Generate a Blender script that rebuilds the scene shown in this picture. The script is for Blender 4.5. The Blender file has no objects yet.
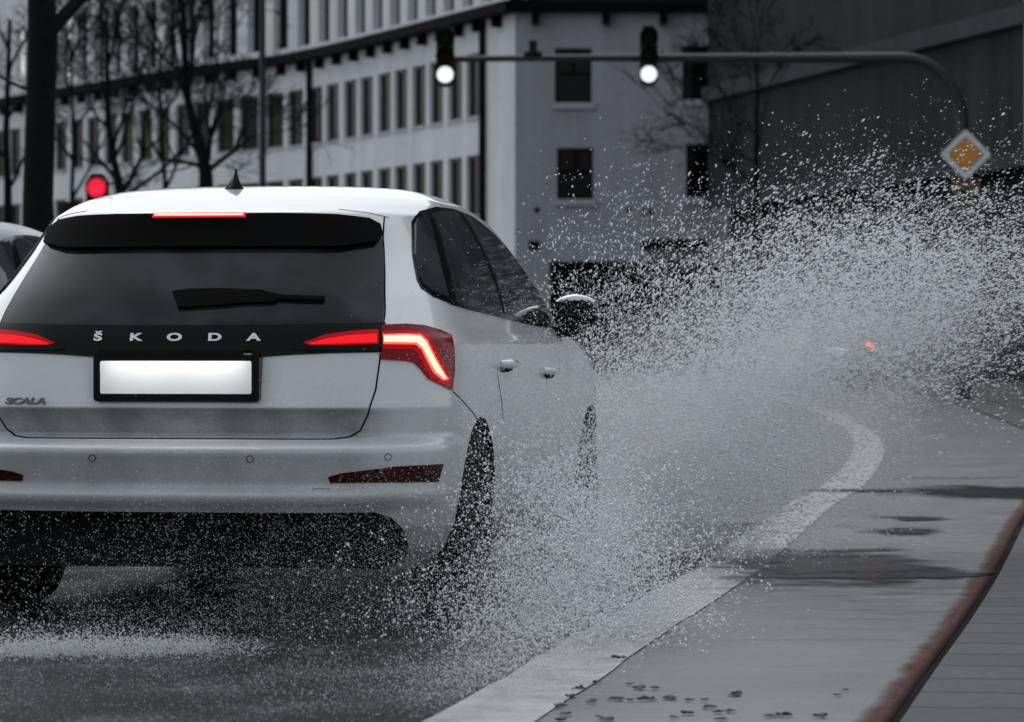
import bpy, bmesh, math, random
import numpy as np
from mathutils import Vector, Matrix, Quaternion
from mathutils.bvhtree import BVHTree
from mathutils.geometry import delaunay_2d_cdt

random.seed(7)
rng = np.random.default_rng(11)
sc = bpy.context.scene
COL = sc.collection
R = math.radians

# ------------------------------------------------------------------ camera
F_PX, CX, HOR, CAM_H = 3600.0, 512.0, 345.0, 0.93
cam_d = bpy.data.cameras.new('camera')
cam = bpy.data.objects.new('camera', cam_d)
COL.objects.link(cam)
cam_d.sensor_width = 36.0
cam_d.lens = F_PX / 1024.0 * 36.0
cam.location = (0, 0, CAM_H)
cam.rotation_euler = (R(90) - math.atan((361.0 - HOR) / F_PX), 0, 0)
cam_d.clip_start = 0.1
cam_d.clip_end = 3000
cam_d.dof.use_dof = True
cam_d.dof.focus_distance = 12.6
cam_d.dof.aperture_fstop = 6.5
sc.camera = cam

def px_dir(px, py):
    return Vector(((px - CX) / F_PX, 1.0, -(py - HOR) / F_PX)).normalized()

# ------------------------------------------------------------------ materials
def new_mat(name):
    m = bpy.data.materials.new(name)
    m.use_nodes = True
    nt = m.node_tree
    b = nt.nodes.get('Principled BSDF')
    return m, nt, b

def simple(name, col, rough=0.5, metal=0.0, coat=0.0, emit=None, estr=0.0, spec=0.5, var=0.0, vscale=8.0, bump=0.0):
    m, nt, b = new_mat(name)
    b.inputs['Base Color'].default_value = (*col, 1)
    b.inputs['Roughness'].default_value = rough
    b.inputs['Metallic'].default_value = metal
    b.inputs['Coat Weight'].default_value = coat
    b.inputs['Coat Roughness'].default_value = 0.04
    b.inputs['Specular IOR Level'].default_value = spec
    if emit:
        b.inputs['Emission Color'].default_value = (*emit, 1)
        b.inputs['Emission Strength'].default_value = estr
    if var > 0 or bump > 0:
        tc = nt.nodes.new('ShaderNodeTexCoord')
        nz = nt.nodes.new('ShaderNodeTexNoise')
        nz.inputs['Scale'].default_value = vscale
        nz.inputs['Detail'].default_value = 6
        nz.inputs['Roughness'].default_value = 0.65
        nt.links.new(tc.outputs['Object'], nz.inputs['Vector'])
        if var > 0:
            rp = nt.nodes.new('ShaderNodeValToRGB')
            rp.color_ramp.elements[0].position = 0.3
            rp.color_ramp.elements[1].position = 0.7
            rp.color_ramp.elements[0].color = (*[c * (1 - var) for c in col], 1)
            rp.color_ramp.elements[1].color = (*[min(1, c * (1 + var)) for c in col], 1)
            nt.links.new(nz.outputs['Fac'], rp.inputs['Fac'])
            nt.links.new(rp.outputs['Color'], b.inputs['Base Color'])
        if bump > 0:
            bp = nt.nodes.new('ShaderNodeBump')
            bp.inputs['Strength'].default_value = bump
            bp.inputs['Distance'].default_value = 0.02
            nt.links.new(nz.outputs['Fac'], bp.inputs['Height'])
            nt.links.new(bp.outputs['Normal'], b.inputs['Normal'])
    return m

def paint_mat(name, col, dirt=0.0):
    """clear-coated car paint with road grime: speckle and blotches that grow towards the sills, plus shade bands painted under the crease and on the bumper"""
    m, nt, b = new_mat(name)
    N, L = nt.nodes.new, nt.links.new
    tc = N('ShaderNodeTexCoord')
    sep = N('ShaderNodeSeparateXYZ'); L(tc.outputs['Object'], sep.inputs[0])
    n1 = N('ShaderNodeTexNoise'); n1.inputs['Scale'].default_value = 3.2; n1.inputs['Detail'].default_value = 7; n1.inputs['Roughness'].default_value = .6
    n2 = N('ShaderNodeTexNoise'); n2.inputs['Scale'].default_value = 170; n2.inputs['Detail'].default_value = 3
    L(tc.outputs['Object'], n1.inputs['Vector']); L(tc.outputs['Object'], n2.inputs['Vector'])
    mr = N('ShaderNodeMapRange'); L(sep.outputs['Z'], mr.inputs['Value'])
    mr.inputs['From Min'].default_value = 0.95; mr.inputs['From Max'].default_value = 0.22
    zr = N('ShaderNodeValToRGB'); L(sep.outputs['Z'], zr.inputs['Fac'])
    grime_shade = [(.0, .75), (.395, .62), (.412, .30), (.43, .22), (.447, .60), (.55, .66), (.578, .50), (.592, .10), (.615, .12), (.625, .85), (.700, .95), (.718, .9), (.722, .10), (.86, .03), (1.0, .0)]  # by height: grime, with shade of the crease and bumper painted into the colour
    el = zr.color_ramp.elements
    el[0].position = 0; el[0].color = (*[grime_shade[0][1]] * 3, 1); el[1].position = 1; el[1].color = (0, 0, 0, 1)
    for p_, v_ in grime_shade[1:-1]:
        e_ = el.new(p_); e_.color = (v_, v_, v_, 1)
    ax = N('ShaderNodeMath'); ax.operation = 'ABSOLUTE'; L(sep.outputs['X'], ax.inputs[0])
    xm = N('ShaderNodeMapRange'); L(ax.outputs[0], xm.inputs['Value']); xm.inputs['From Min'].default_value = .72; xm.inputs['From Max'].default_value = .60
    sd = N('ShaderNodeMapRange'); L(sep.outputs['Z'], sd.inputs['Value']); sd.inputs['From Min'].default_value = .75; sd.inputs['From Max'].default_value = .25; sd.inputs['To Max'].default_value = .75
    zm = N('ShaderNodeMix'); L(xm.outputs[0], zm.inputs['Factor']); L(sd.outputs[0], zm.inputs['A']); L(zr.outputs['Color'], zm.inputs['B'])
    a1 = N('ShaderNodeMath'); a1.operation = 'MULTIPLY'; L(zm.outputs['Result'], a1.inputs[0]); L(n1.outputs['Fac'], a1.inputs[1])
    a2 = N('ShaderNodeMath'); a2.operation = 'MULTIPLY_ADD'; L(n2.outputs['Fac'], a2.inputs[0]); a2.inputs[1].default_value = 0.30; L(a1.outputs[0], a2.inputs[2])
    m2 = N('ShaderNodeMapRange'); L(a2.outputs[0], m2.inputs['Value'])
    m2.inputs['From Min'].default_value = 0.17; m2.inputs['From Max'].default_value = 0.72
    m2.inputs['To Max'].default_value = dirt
    mx = N('ShaderNodeMix'); mx.data_type = 'RGBA'; L(m2.outputs[0], mx.inputs['Factor'])
    mx.inputs['A'].default_value = (*col, 1)
    mx.inputs['B'].default_value = (col[0] * .22 + .01, col[1] * .22 + .011, col[2] * .22 + .012, 1)
    L(mx.outputs['Result'], b.inputs['Base Color'])
    rr = N('ShaderNodeMapRange'); L(m2.outputs[0], rr.inputs['Value'])
    rr.inputs['From Max'].default_value = max(dirt, .01); rr.inputs['To Min'].default_value = 0.22; rr.inputs['To Max'].default_value = 0.5
    L(rr.outputs[0], b.inputs['Roughness'])
    b.inputs['Coat Weight'].default_value = 0.8
    cr = N('ShaderNodeMapRange'); L(m2.outputs[0], cr.inputs['Value'])
    cr.inputs['From Max'].default_value = max(dirt, .01); cr.inputs['To Min'].default_value = 0.05; cr.inputs['To Max'].default_value = 0.45
    L(cr.outputs[0], b.inputs['Coat Roughness'])
    # water beads standing on the panels
    vo = N('ShaderNodeTexVoronoi'); vo.inputs['Scale'].default_value = 95
    L(tc.outputs['Object'], vo.inputs['Vector'])
    vr = N('ShaderNodeMapRange'); L(vo.outputs['Distance'], vr.inputs['Value'])
    vr.inputs['From Min'].default_value = 0.32; vr.inputs['From Max'].default_value = 0.05
    bp = N('ShaderNodeBump'); bp.inputs['Strength'].default_value = 0.10; bp.inputs['Distance'].default_value = 0.002
    L(vr.outputs[0], bp.inputs['Height']); L(bp.outputs['Normal'], b.inputs['Normal'])
    return m

M = {}
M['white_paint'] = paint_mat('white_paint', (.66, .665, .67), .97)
M['grey_paint'] = paint_mat('grey_paint', (.04, .042, .045), .4)
M['grey_paint'].node_tree.nodes['Principled BSDF'].inputs['Coat Weight'].default_value = .1
M['grey_paint'].node_tree.nodes['Principled BSDF'].inputs['Specular IOR Level'].default_value = .25
M['dark_paint'] = paint_mat('dark_paint', (.03, .032, .036), .3)
M['black_plastic'] = simple('black_plastic', (.006, .0065, .007), .6, var=.4, vscale=30, bump=.15, spec=.15)
M['gloss_black'] = simple('gloss_black', (.0035, .0037, .004), .16, spec=.16)
M['matte_black'] = simple('matte_black', (.0025, .0026, .0028), .7, spec=.03)
M['gap'] = simple('gap', (.004, .004, .004), .9, spec=.05)
M['rubber'] = simple('rubber', (.006, .006, .0065), .7, var=.3, vscale=40, bump=.4, spec=.15)
M['rim_metal'] = simple('rim_metal', (.18, .18, .19), .35, metal=.8)
M['chrome'] = simple('chrome', (.82, .83, .85), .22, metal=.65)
M['dark_chrome'] = simple('dark_chrome', (.12, .125, .13), .35, metal=.8)
M['plate_white'] = simple('plate_white', (.93, .93, .93), .35)
M['lamp_housing'] = simple('lamp_housing', (.05, .001, .004), .2, spec=.2, emit=(1, .008, .03), estr=.045)
M['reflector_red'] = simple('reflector_red', (.035, .003, .005), .3, spec=.2, var=.7, vscale=60)
M['light_core'] = simple('light_core', (.8, .4, .3), .3, emit=(1, .42, .28), estr=1.3)
M['light_halo'] = simple('light_halo', (.09, .002, .004), .35, spec=.06, emit=(1, .012, .02), estr=.20)
M['light_mid'] = simple('light_mid', (.6, .05, .03), .3, emit=(1, .10, .06), estr=.95)
M['light_red'] = simple('light_red', (.10, .003, .005), .35, spec=.06, emit=(1, .014, .024), estr=.62)
M['plate_fill_glow'] = simple('plate_fill_glow', (.8, .8, .8), .3, emit=(1, 1, 1), estr=12)  # added glow that whitens the number plate, not a real lamp
M['brake_core'] = simple('brake_core', (.8, .4, .3), .3, emit=(1, .30, .26), estr=1.35)

def glass_mat(name, col, rough, bscale, bstr, spec=.5):
    m, nt, b = new_mat(name)
    b.inputs['Specular IOR Level'].default_value = spec
    N, L = nt.nodes.new, nt.links.new
    tc = N('ShaderNodeTexCoord')
    nz = N('ShaderNodeTexNoise'); nz.inputs['Scale'].default_value = bscale; nz.inputs['Detail'].default_value = 4
    L(tc.outputs['Object'], nz.inputs['Vector'])
    b.inputs['Base Color'].default_value = (*col, 1)
    mr = N('ShaderNodeMapRange'); L(nz.outputs['Fac'], mr.inputs['Value'])
    mr.inputs['From Min'].default_value = .35; mr.inputs['From Max'].default_value = .65
    mr.inputs['To Min'].default_value = rough * .6; mr.inputs['To Max'].default_value = rough * 1.6
    L(mr.outputs[0], b.inputs['Roughness'])
    bp = N('ShaderNodeBump'); bp.inputs['Strength'].default_value = bstr; bp.inputs['Distance'].default_value = .003
    L(nz.outputs['Fac'], bp.inputs['Height']); L(bp.outputs['Normal'], b.inputs['Normal'])
    return m
M['car_glass'] = glass_mat('car_glass', (.013, .015, .0165), .05, 7, .08, .28)
M['side_glass'] = glass_mat('side_glass', (.030, .034, .037), .05, 5, .03)
M['dark_pane'] = glass_mat('dark_pane', (.004, .005, .006), .1, .6, .2, .10)
M['window_glass'] = glass_mat('window_glass', (.006, .008, .010), .08, .6, .2, .05)

def paint_reflections(m, lo, hi):  # soft reflections painted into the glass colour as blotches
    nt = m.node_tree; N, L = nt.nodes.new, nt.links.new
    tc = N('ShaderNodeTexCoord')
    n1 = N('ShaderNodeTexNoise'); n1.inputs['Scale'].default_value = 3.4; n1.inputs['Detail'].default_value = 3; n1.inputs['Distortion'].default_value = .6; L(tc.outputs['Object'], n1.inputs['Vector'])
    rp = N('ShaderNodeValToRGB'); L(n1.outputs['Fac'], rp.inputs['Fac'])
    rp.color_ramp.elements[0].position = .42; rp.color_ramp.elements[0].color = (*lo, 1)
    rp.color_ramp.elements[1].position = .62; rp.color_ramp.elements[1].color = (*hi, 1)
    L(rp.outputs['Color'], nt.nodes['Principled BSDF'].inputs['Base Color'])
paint_reflections(M['car_glass'], (.006, .007, .008), (.024, .027, .030))
paint_reflections(M['side_glass'], (.018, .021, .023), (.045, .050, .054))

def plaster(name, col, streak=.3):
    m, nt, b = new_mat(name)
    N, L = nt.nodes.new, nt.links.new
    tc = N('ShaderNodeTexCoord')
    mp = N('ShaderNodeMapping'); mp.inputs['Scale'].default_value = (.9, .9, .13)
    L(tc.outputs['Object'], mp.inputs['Vector'])
    n1 = N('ShaderNodeTexNoise'); n1.inputs['Scale'].default_value = 1.3; n1.inputs['Detail'].default_value = 8; n1.inputs['Roughness'].default_value = .6
    L(mp.outputs[0], n1.inputs['Vector'])
    n2 = N('ShaderNodeTexNoise'); n2.inputs['Scale'].default_value = 5; n2.inputs['Detail'].default_value = 8
    L(tc.outputs['Object'], n2.inputs['Vector'])
    ad = N('ShaderNodeMath'); ad.operation = 'MULTIPLY_ADD'; L(n2.outputs['Fac'], ad.inputs[0]); ad.inputs[1].default_value = .5; L(n1.outputs['Fac'], ad.inputs[2])
    rp = N('ShaderNodeValToRGB'); L(ad.outputs[0], rp.inputs['Fac'])
    rp.color_ramp.elements[0].position = .5; rp.color_ramp.elements[1].position = 1.0
    rp.color_ramp.elements[0].color = (*[c * (1 - streak) for c in col], 1)
    rp.color_ramp.elements[1].color = (*[c * (1 + streak * .6) for c in col], 1)
    L(rp.outputs['Color'], b.inputs['Base Color'])
    b.inputs['Roughness'].default_value = .85
    b.inputs['Specular IOR Level'].default_value = .2
    return m
M['pale_plaster'] = plaster('pale_plaster', (.70, .71, .72), .16)
M['shaded_plaster'] = plaster('shaded_plaster', (.40, .415, .43), .2)  # same building's end wall, its shade put into a darker plaster colour
M['dark_concrete'] = plaster('dark_concrete', (.016, .019, .021), .8)
M['band_concrete'] = plaster('band_concrete', (.036, .041, .045), .3)
M['dark_trim'] = simple('dark_trim', (.005, .0055, .006), .8, spec=.06)
M['sill'] = simple('sill', (.45, .46, .47), .7)
M['frame_grey'] = simple('frame_grey', (.10, .105, .11), .5)
M['bark'] = simple('bark', (.006, .006, .0065), .9, var=.5, vscale=12, bump=.6, spec=.15)
M['twig'] = simple('twig', (.010, .010, .011), .9, spec=.1)
M['mast_paint'] = simple('mast_paint', (.018, .019, .021), .6, var=.15, vscale=3)
M['signal_black'] = simple('signal_black', (.006, .006, .007), .6, spec=.2)
M['lens_dark'] = simple('lens_dark', (.006, .006, .006), .7, spec=.1)
M['lens_white'] = simple('lens_white', (.9, .9, .9), .3, emit=(.94, .98, 1.0), estr=.62)
M['lens_red'] = simple('lens_red', (.5, .01, .03), .3, emit=(1, .012, .055), estr=.52)
M['sign_white'] = simple('sign_white', (.62, .64, .66), .4)
M['sign_orange'] = simple('sign_orange', (.62, .24, .03), .45)
M['amber'] = simple('amber', (.13, .045, .012), .5)

# ------------------------------------------------------------------ helpers
class MB:
    def __init__(self):
        self.v, self.f = [], []
    def add(self, vs, fs):
        o = len(self.v)
        self.v += [tuple(p) for p in vs]
        self.f += [tuple(i + o for i in f) for f in fs]
        return self
    def box(self, lo, hi, mat=None):
        x0, y0, z0 = lo; x1, y1, z1 = hi
        vs = [Vector(p) for p in ((x0,y0,z0),(x1,y0,z0),(x1,y1,z0),(x0,y1,z0),(x0,y0,z1),(x1,y0,z1),(x1,y1,z1),(x0,y1,z1))]
        if mat: vs = [mat @ p for p in vs]
        return self.add(vs, [(0,3,2,1),(4,5,6,7),(0,1,5,4),(1,2,6,5),(2,3,7,6),(3,0,4,7)])
    def tube(self, pts, rad, n=8, caps=True):
        pts = [Vector(p) for p in pts]
        if not hasattr(rad, '__len__'): rad = [rad] * len(pts)
        rings = []; up = None
        for i, p in enumerate(pts):
            d = (pts[min(i + 1, len(pts) - 1)] - pts[max(i - 1, 0)]).normalized()
            if up is None:
                up = d.orthogonal().normalized()
            else:
                up = (up - d * up.dot(d))
                up = up.normalized() if up.length > 1e-6 else d.orthogonal().normalized()
            s = d.cross(up)
            rings.append([p + (up * math.cos(2 * math.pi * k / n) + s * math.sin(2 * math.pi * k / n)) * rad[i] for k in range(n)])
        vs = [q for r in rings for q in r]
        fs = []
        for i in range(len(pts) - 1):
            for k in range(n):
                a, b2 = i * n + k, i * n + (k + 1) % n
                fs.append((a, b2, b2 + n, a + n))
        if caps:
            fs.append(tuple(range(n - 1, -1, -1)))
            fs.append(tuple(range((len(pts) - 1) * n, len(pts) * n)))
        return self.add(vs, fs)
    def lathe(self, prof, axis='y', center=(0, 0, 0), n=48):
        c = Vector(center); vs = []; fs = []
        for (a, r) in prof:
            for k in range(n):
                t = 2 * math.pi * k / n
                if axis == 'x': q = Vector((a, r * math.cos(t), r * math.sin(t)))
                elif axis == 'y': q = Vector((r * math.cos(t), a, r * math.sin(t)))
                else: q = Vector((r * math.cos(t), r * math.sin(t), a))
                vs.append(c + q)
        for i in range(len(prof) - 1):
            for k in range(n):
                a, b2 = i * n + k, i * n + (k + 1) % n
                fs.append((a, b2, b2 + n, a + n))
        fs.append(tuple(range(n - 1, -1, -1))); fs.append(tuple(range((len(prof) - 1) * n, len(prof) * n)))
        return self.add(vs, fs)
    def build(self, name, mat, parent=None, smooth=False, sharp=None, off=(0, 0, 0)):
        me = bpy.data.meshes.new(name)
        o = Vector(off)
        me.from_pydata([tuple(Vector(p) - o) for p in self.v], [], self.f)
        return link(name, me, mat, parent, smooth, sharp)

def link(name, me, mat, parent=None, smooth=False, sharp=None):
    me.update()
    bm = bmesh.new(); bm.from_mesh(me)
    if len(bm.faces) < 120000:
        bmesh.ops.recalc_face_normals(bm, faces=bm.faces)
    bm.to_mesh(me); bm.free()
    if mat: 
        if not me.materials: me.materials.append(mat)
    if smooth:
        me.polygons.foreach_set('use_smooth', [True] * len(me.polygons))
        me.set_sharp_from_angle(angle=R(sharp if sharp else 40))
    o = bpy.data.objects.new(name, me)
    COL.objects.link(o)
    if parent: o.parent = parent
    return o

def tag(o, label=None, cat=None, group=None, kind=None):
    if label: o['label'] = label
    if cat: o['category'] = cat
    if group: o['group'] = group
    if kind: o['kind'] = kind
    return o

def empty(name, loc, label, cat, rz=0, group=None):
    o = bpy.data.objects.new(name, None)
    COL.objects.link(o)
    o.location = loc; o.rotation_euler = (0, 0, rz)
    o.empty_display_size = .3
    return tag(o, label, cat, group)

def catmull(pts, step):
    P = [np.array(p, float) for p in pts]
    out = []
    for i in range(len(P) - 1):
        p0 = P[max(i - 1, 0)]; p1 = P[i]; p2 = P[i + 1]; p3 = P[min(i + 2, len(P) - 1)]
        n = max(2, int(np.linalg.norm(p2 - p1) / step))
        for k in range(n):
            t = k / n
            out.append(.5 * ((2 * p1) + (-p0 + p2) * t + (2 * p0 - 5 * p1 + 4 * p2 - p3) * t * t + (-p0 + 3 * p1 - 3 * p2 + p3) * t ** 3))
    out.append(P[-1])
    return out

# ------------------------------------------------------------------ the hatchback body
CAR_LOC = Vector((-1.137, 12.0, 0.0))
CAR_YAW = R(-9.7)
CAR_M = Matrix.Translation(CAR_LOC) @ Matrix.Rotation(CAR_YAW, 4, 'Z')
CAR_I = CAR_M.inverted()

def tab(rows):
    a = np.array(rows, float)
    return a[:, 0], a[:, 1]
T_y0 = tab([(.17,.13),(.24,.08),(.32,.05),(.375,.040),(.405,.014),(.418,.004),(.432,.0),(.446,.008),(.47,.011),(.52,.000),(.575,-.012),(.590,-.006),(.602,.018),(.612,.060),(.63,.084),(.66,.068),(.70,.045),(.716,.033),(.735,.035),(.80,.045),(.90,.068),(.95,.084),(1.0,.112),(1.1,.186),(1.26,.322),(1.375,.392),(1.386,.397),(1.394,.408),(1.404,.45),(1.42,.51),(1.45,.64),(1.475,.83),(1.49,1.02),(1.50,1.2),(1.508,1.45),(1.51,1.54)])
T_y1 = tab([(.17,4.15),(.3,4.28),(.5,4.38),(.7,4.37),(.8,4.30),(.86,4.16),(.90,4.02),(.94,3.8),(.97,3.55),(1.0,3.30),(1.1,3.10),(1.2,2.88),(1.3,2.65),(1.4,2.42),(1.45,2.24),(1.475,2.10),(1.49,1.97),(1.5,1.83),(1.508,1.64),(1.51,1.56)])
T_w = tab([(.17,.77),(.24,.835),(.32,.868),(.42,.885),(.55,.893),(.7,.8965),(.85,.893),(.935,.891),(.948,.884),(.960,.869),(1.0,.852),(1.1,.822),(1.2,.788),(1.3,.748),(1.36,.720),(1.40,.697),(1.43,.668),(1.45,.640),(1.475,.585),(1.49,.53),(1.50,.43),(1.508,.22),(1.51,.03)])
T_n = tab([(.17,3.6),(.6,3.6),(.95,3.4),(1.1,3.3),(1.35,3.2),(1.42,2.8),(1.47,2.3),(1.51,2.0)])
T_L = tab([(.17,.62),(.7,.66),(.95,.66),(1.1,.85),(1.2,1.0),(1.35,1.15),(1.40,1.05),(1.45,.80),(1.475,.62),(1.49,.45),(1.5,.30),(1.508,.09),(1.51,.009)])
T_F = tab([(.17,.9),(.7,.85),(.9,.8),(.97,.7),(1.0,.55),(1.1,.45),(1.3,.36),(1.4,.36),(1.45,.42),(1.475,.42),(1.49,.38),(1.5,.28),(1.508,.09),(1.51,.009)])
def ev(T, z): return float(np.interp(z, T[0], T[1]))

zs = sorted(set([round(float(z), 4) for z in np.concatenate([np.linspace(.17, .58, 34), np.linspace(.58, .74, 28), np.linspace(.74, 1.37, 52), np.linspace(1.37, 1.41, 12), np.linspace(1.41, 1.49, 26), np.linspace(1.49, 1.51, 14)])]))
NQ = 44
def smooth_tab(T, z):
    # slight smoothing so that the panels flow, but creases stay tight
    w = .006
    return sum(ev(T, z + d * w) * k for d, k in ((-1, .25), (0, .5), (1, .25)))
def ring(z):
    y0, y1, w, n, Lr, Lf = (smooth_tab(T, z) for T in (T_y0, T_y1, T_w, T_n, T_L, T_F))
    if z >= 1.509: y0, y1, w = 1.54, 1.56, .03
    half = []
    for k in range(NQ + 1):                       # rear: centre -> side
        a = math.pi / 2 * k / NQ
        x = w * math.sin(a) ** (2 / n)
        s = Lr * (1 - max(math.cos(a), 0) ** (2 / n))
        bow = .035 * (x / max(w, .01)) ** 2 * (1 - s / max(Lr, .01)) if z < 1.45 else 0
        half.append((x, y0 + s + bow * (1 if z < 1.3 else max(0, (1.45 - z) / .15))))
    NS = 46
    for k in range(1, NS):
        half.append((w, y0 + Lr + (y1 - Lf - y0 - Lr) * k / NS))
    for k in range(NQ + 1):
        a = math.pi / 2 * (1 - k / NQ)
        x = w * max(math.sin(a), 0) ** (2 / 2.6)
        half.append((x, y1 - Lf * (1 - max(math.cos(a), 0) ** (2 / 2.6))))
    left = [(-x, y) for (x, y) in reversed(half[1:-1])]
    return [(x, y, z) for (x, y) in half + left]
rings = [[(x, y, z if z < 1.40 else 1.40 + (z - 1.40) * 1.13) for x, y, z in ring(z)] for z in zs]
NR = len(rings[0])
body_v = [p for r in rings for p in r]
body_f = []
for i in range(len(rings) - 1):
    for k in range(NR):
        a, b2 = i * NR + k, i * NR + (k + 1) % NR
        body_f.append((a, b2, b2 + NR, a + NR))
bvh = BVHTree.FromPolygons([Vector(v) for v in body_v], body_f)
body_f.append(tuple(range(NR - 1, -1, -1)))
body_f.append(tuple(range((len(rings) - 1) * NR, len(rings) * NR)))

CAM_LOCAL = CAR_I @ Vector((0, 0, CAM_H))
def survey(px, py, flip=False):
    """a surveyed spot of the right half of the car: where that sight line meets the body shell"""
    d = (CAR_I.to_3x3() @ px_dir(px, py)).normalized()
    hit, nrm, idx, dist = bvh.ray_cast(CAM_LOCAL, d)
    if hit is None:
        q = CAM_LOCAL + d * 13.2
        hit, nrm, idx, dist = bvh.find_nearest(q)
    if nrm.dot(d) > 0: nrm = -nrm
    if flip:
        hit = Vector((-hit.x, hit.y, hit.z)); nrm = Vector((-nrm.x, nrm.y, nrm.z))
    return hit, nrm

def shell_patch(poly, off, thick=.006, flip=False, step=5.0, both=False, cx=None, dy=0.0, rear=False, side=False):
    """a panel lying on the body shell. poly: outline; rear=True: outline in metres (x, z) seen square from behind."""
    pts = []
    n = len(poly)
    for i in range(n):
        a = Vector(poly[i]); b2 = Vector(poly[(i + 1) % n])
        k = max(1, int((b2 - a).length / step))
        for j in range(k):
            pts.append(a.lerp(b2, j / k))
    nb = len(pts)
    xs = [p.x for p in pts]; ys = [p.y for p in pts]
    allp = list(pts)
    gx = np.arange(min(xs) + step * .5, max(xs), step); gy = np.arange(min(ys) + step * .5, max(ys), step)
    for x in gx:
        for y in gy:
            if inside(x, y, pts) and min((Vector((x, y)) - q).length for q in pts) > step * .45:
                allp.append(Vector((x, y)))
    vs, es, fs, ov, oe, of = delaunay_2d_cdt([Vector((p.x, p.y)) for p in allp], [(i, (i + 1) % nb) for i in range(nb)], [], 1, 1e-6)
    top = []; low = []
    for p in vs:
        if rear:
            h, nn, _, _ = bvh.ray_cast(Vector((p.x, -2, p.y)), Vector((0, 1, 0)))
            if h is None: h, nn, _, _ = bvh.find_nearest(Vector((p.x, 0, p.y)))
            if nn.y > 0: nn = -nn
        elif side:
            h, nn, _, _ = bvh.ray_cast(Vector((2, p.x, p.y)), Vector((-1, 0, 0)))
            if nn.x < 0: nn = -nn
            if flip: h, nn = Vector((-h.x, h.y, h.z)), Vector((-nn.x, nn.y, nn.z))
        else:
            h, nn = survey(p.x, p.y, flip)
        top.append(h + nn * off + Vector((0, dy, 0))); low.append(h + nn * (off - thick) + Vector((0, dy, 0)))
    mb = MB()
    mb.add(top, [tuple(f) for f in fs])
    cnt = {}
    for f in fs:
        for i in range(3):
            e = (f[i], f[(i + 1) % 3]); cnt.setdefault(tuple(sorted(e)), []).append(e)
    for k, e in cnt.items():
        if len(e) == 1:
            a, b2 = e[0]
            mb.add([top[a], top[b2], low[b2], low[a]], [(0, 1, 2, 3)])
    return mb

def inside(x, y, pts):
    c = False; n = len(pts); j = n - 1
    for i in range(n):
        xi, yi, xj, yj = pts[i].x, pts[i].y, pts[j].x, pts[j].y
        if (yi > y) != (yj > y) and x < (xj - xi) * (y - yi) / (yj - yi) + xi: c = not c
        j = i
    return c

def shell_line(path, rad=.0028, flip=False, step=4, rear=False):
    pts = []
    for a, b2 in zip(path[:-1], path[1:]):
        a = Vector(a); b2 = Vector(b2)
        k = max(1, int((b2 - a).length / step))
        for j in range(k): pts.append(a.lerp(b2, j / k))
    pts.append(Vector(path[-1]))
    out = []
    for p in pts:
        if rear:
            h, nn, _, _ = bvh.ray_cast(Vector((p.x, -2, p.y)), Vector((0, 1, 0)))
            if h is None: h, nn, _, _ = bvh.find_nearest(Vector((p.x, 0, p.y)))
        else:
            h, nn = survey(p.x, p.y, flip)
        out.append(h)
    return MB().tube(out, rad, 6)

def cutter(mb, name, mat):
    me = bpy.data.meshes.new(name)
    me.from_pydata(mb.v, [], mb.f); me.update()
    bm = bmesh.new(); bm.from_mesh(me); bmesh.ops.recalc_face_normals(bm, faces=bm.faces); bm.to_mesh(me); bm.free()
    me.materials.append(mat)
    o = bpy.data.objects.new(name, me); COL.objects.link(o)
    return o

def carved_body(paint):
    me = bpy.data.meshes.new('body')
    me.from_pydata(body_v, [], body_f); me.update()
    bm = bmesh.new(); bm.from_mesh(me); bmesh.ops.recalc_face_normals(bm, faces=bm.faces); bm.to_mesh(me); bm.free()
    me.materials.append(paint); me.materials.append(M['black_plastic'])
    o = bpy.data.objects.new('body', me); COL.objects.link(o)
    cs = []
    for yy in (.86, 3.50):
        for s in (-1, 1):
            a, b2 = sorted((s * .58, s * 1.05))
            cs.append(cutter(MB().lathe([(a, .352), (b2, .352)], 'x', (0, yy, .325), 72), 'arch_cutter', M['black_plastic']))
    prof = [(-.755, .05), (.755, .05), (.755, .27), (.745, .315), (.715, .352), (.67, .371), (-.67, .371), (-.715, .352), (-.745, .315), (-.755, .27)]
    d = MB()
    n = len(prof)
    d.add([(x, -.5, z) for x, z in prof] + [(x, .30, z) for x, z in prof],
          [tuple(range(n)), tuple(range(2 * n - 1, n - 1, -1))] + [(i, (i + 1) % n, (i + 1) % n + n, i + n) for i in range(n)])
    cs.append(cutter(d, 'valance_cutter', M['black_plastic']))
    cs.append(cutter(MB().box((-1.2, -1, -.2), (1.2, 6, .1715)), 'floor_cutter', M['black_plastic']))
    for c in cs:
        md = o.modifiers.new('cut', 'BOOLEAN'); md.operation = 'DIFFERENCE'; md.object = c; md.solver = 'EXACT'
        md.material_mode = 'TRANSFER'
    dg = bpy.context.evaluated_depsgraph_get(); dg.update()
    me2 = bpy.data.meshes.new_from_object(o.evaluated_get(dg))
    bpy.data.objects.remove(o)
    for c in cs: bpy.data.objects.remove(c)
    me2.polygons.foreach_set('use_smooth', [True] * len(me2.polygons))
    me2.set_sharp_from_angle(angle=R(38))
    me2.name = 'body'
    return me2

def text_mesh(s, size, depth, sx=1.0, shear=0.0, bold=0.0):
    cu = bpy.data.curves.new('letters', 'FONT')
    cu.body = s; cu.size = size; cu.extrude = depth; cu.align_x = 'CENTER'; cu.shear = shear; cu.offset = bold
    o = bpy.data.objects.new('letters', cu); COL.objects.link(o)
    dg = bpy.context.evaluated_depsgraph_get(); dg.update()
    me = bpy.data.meshes.new_from_object(o.evaluated_get(dg))
    bpy.data.objects.remove(o)
    for v in me.vertices: v.co.x *= sx
    return me

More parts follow.
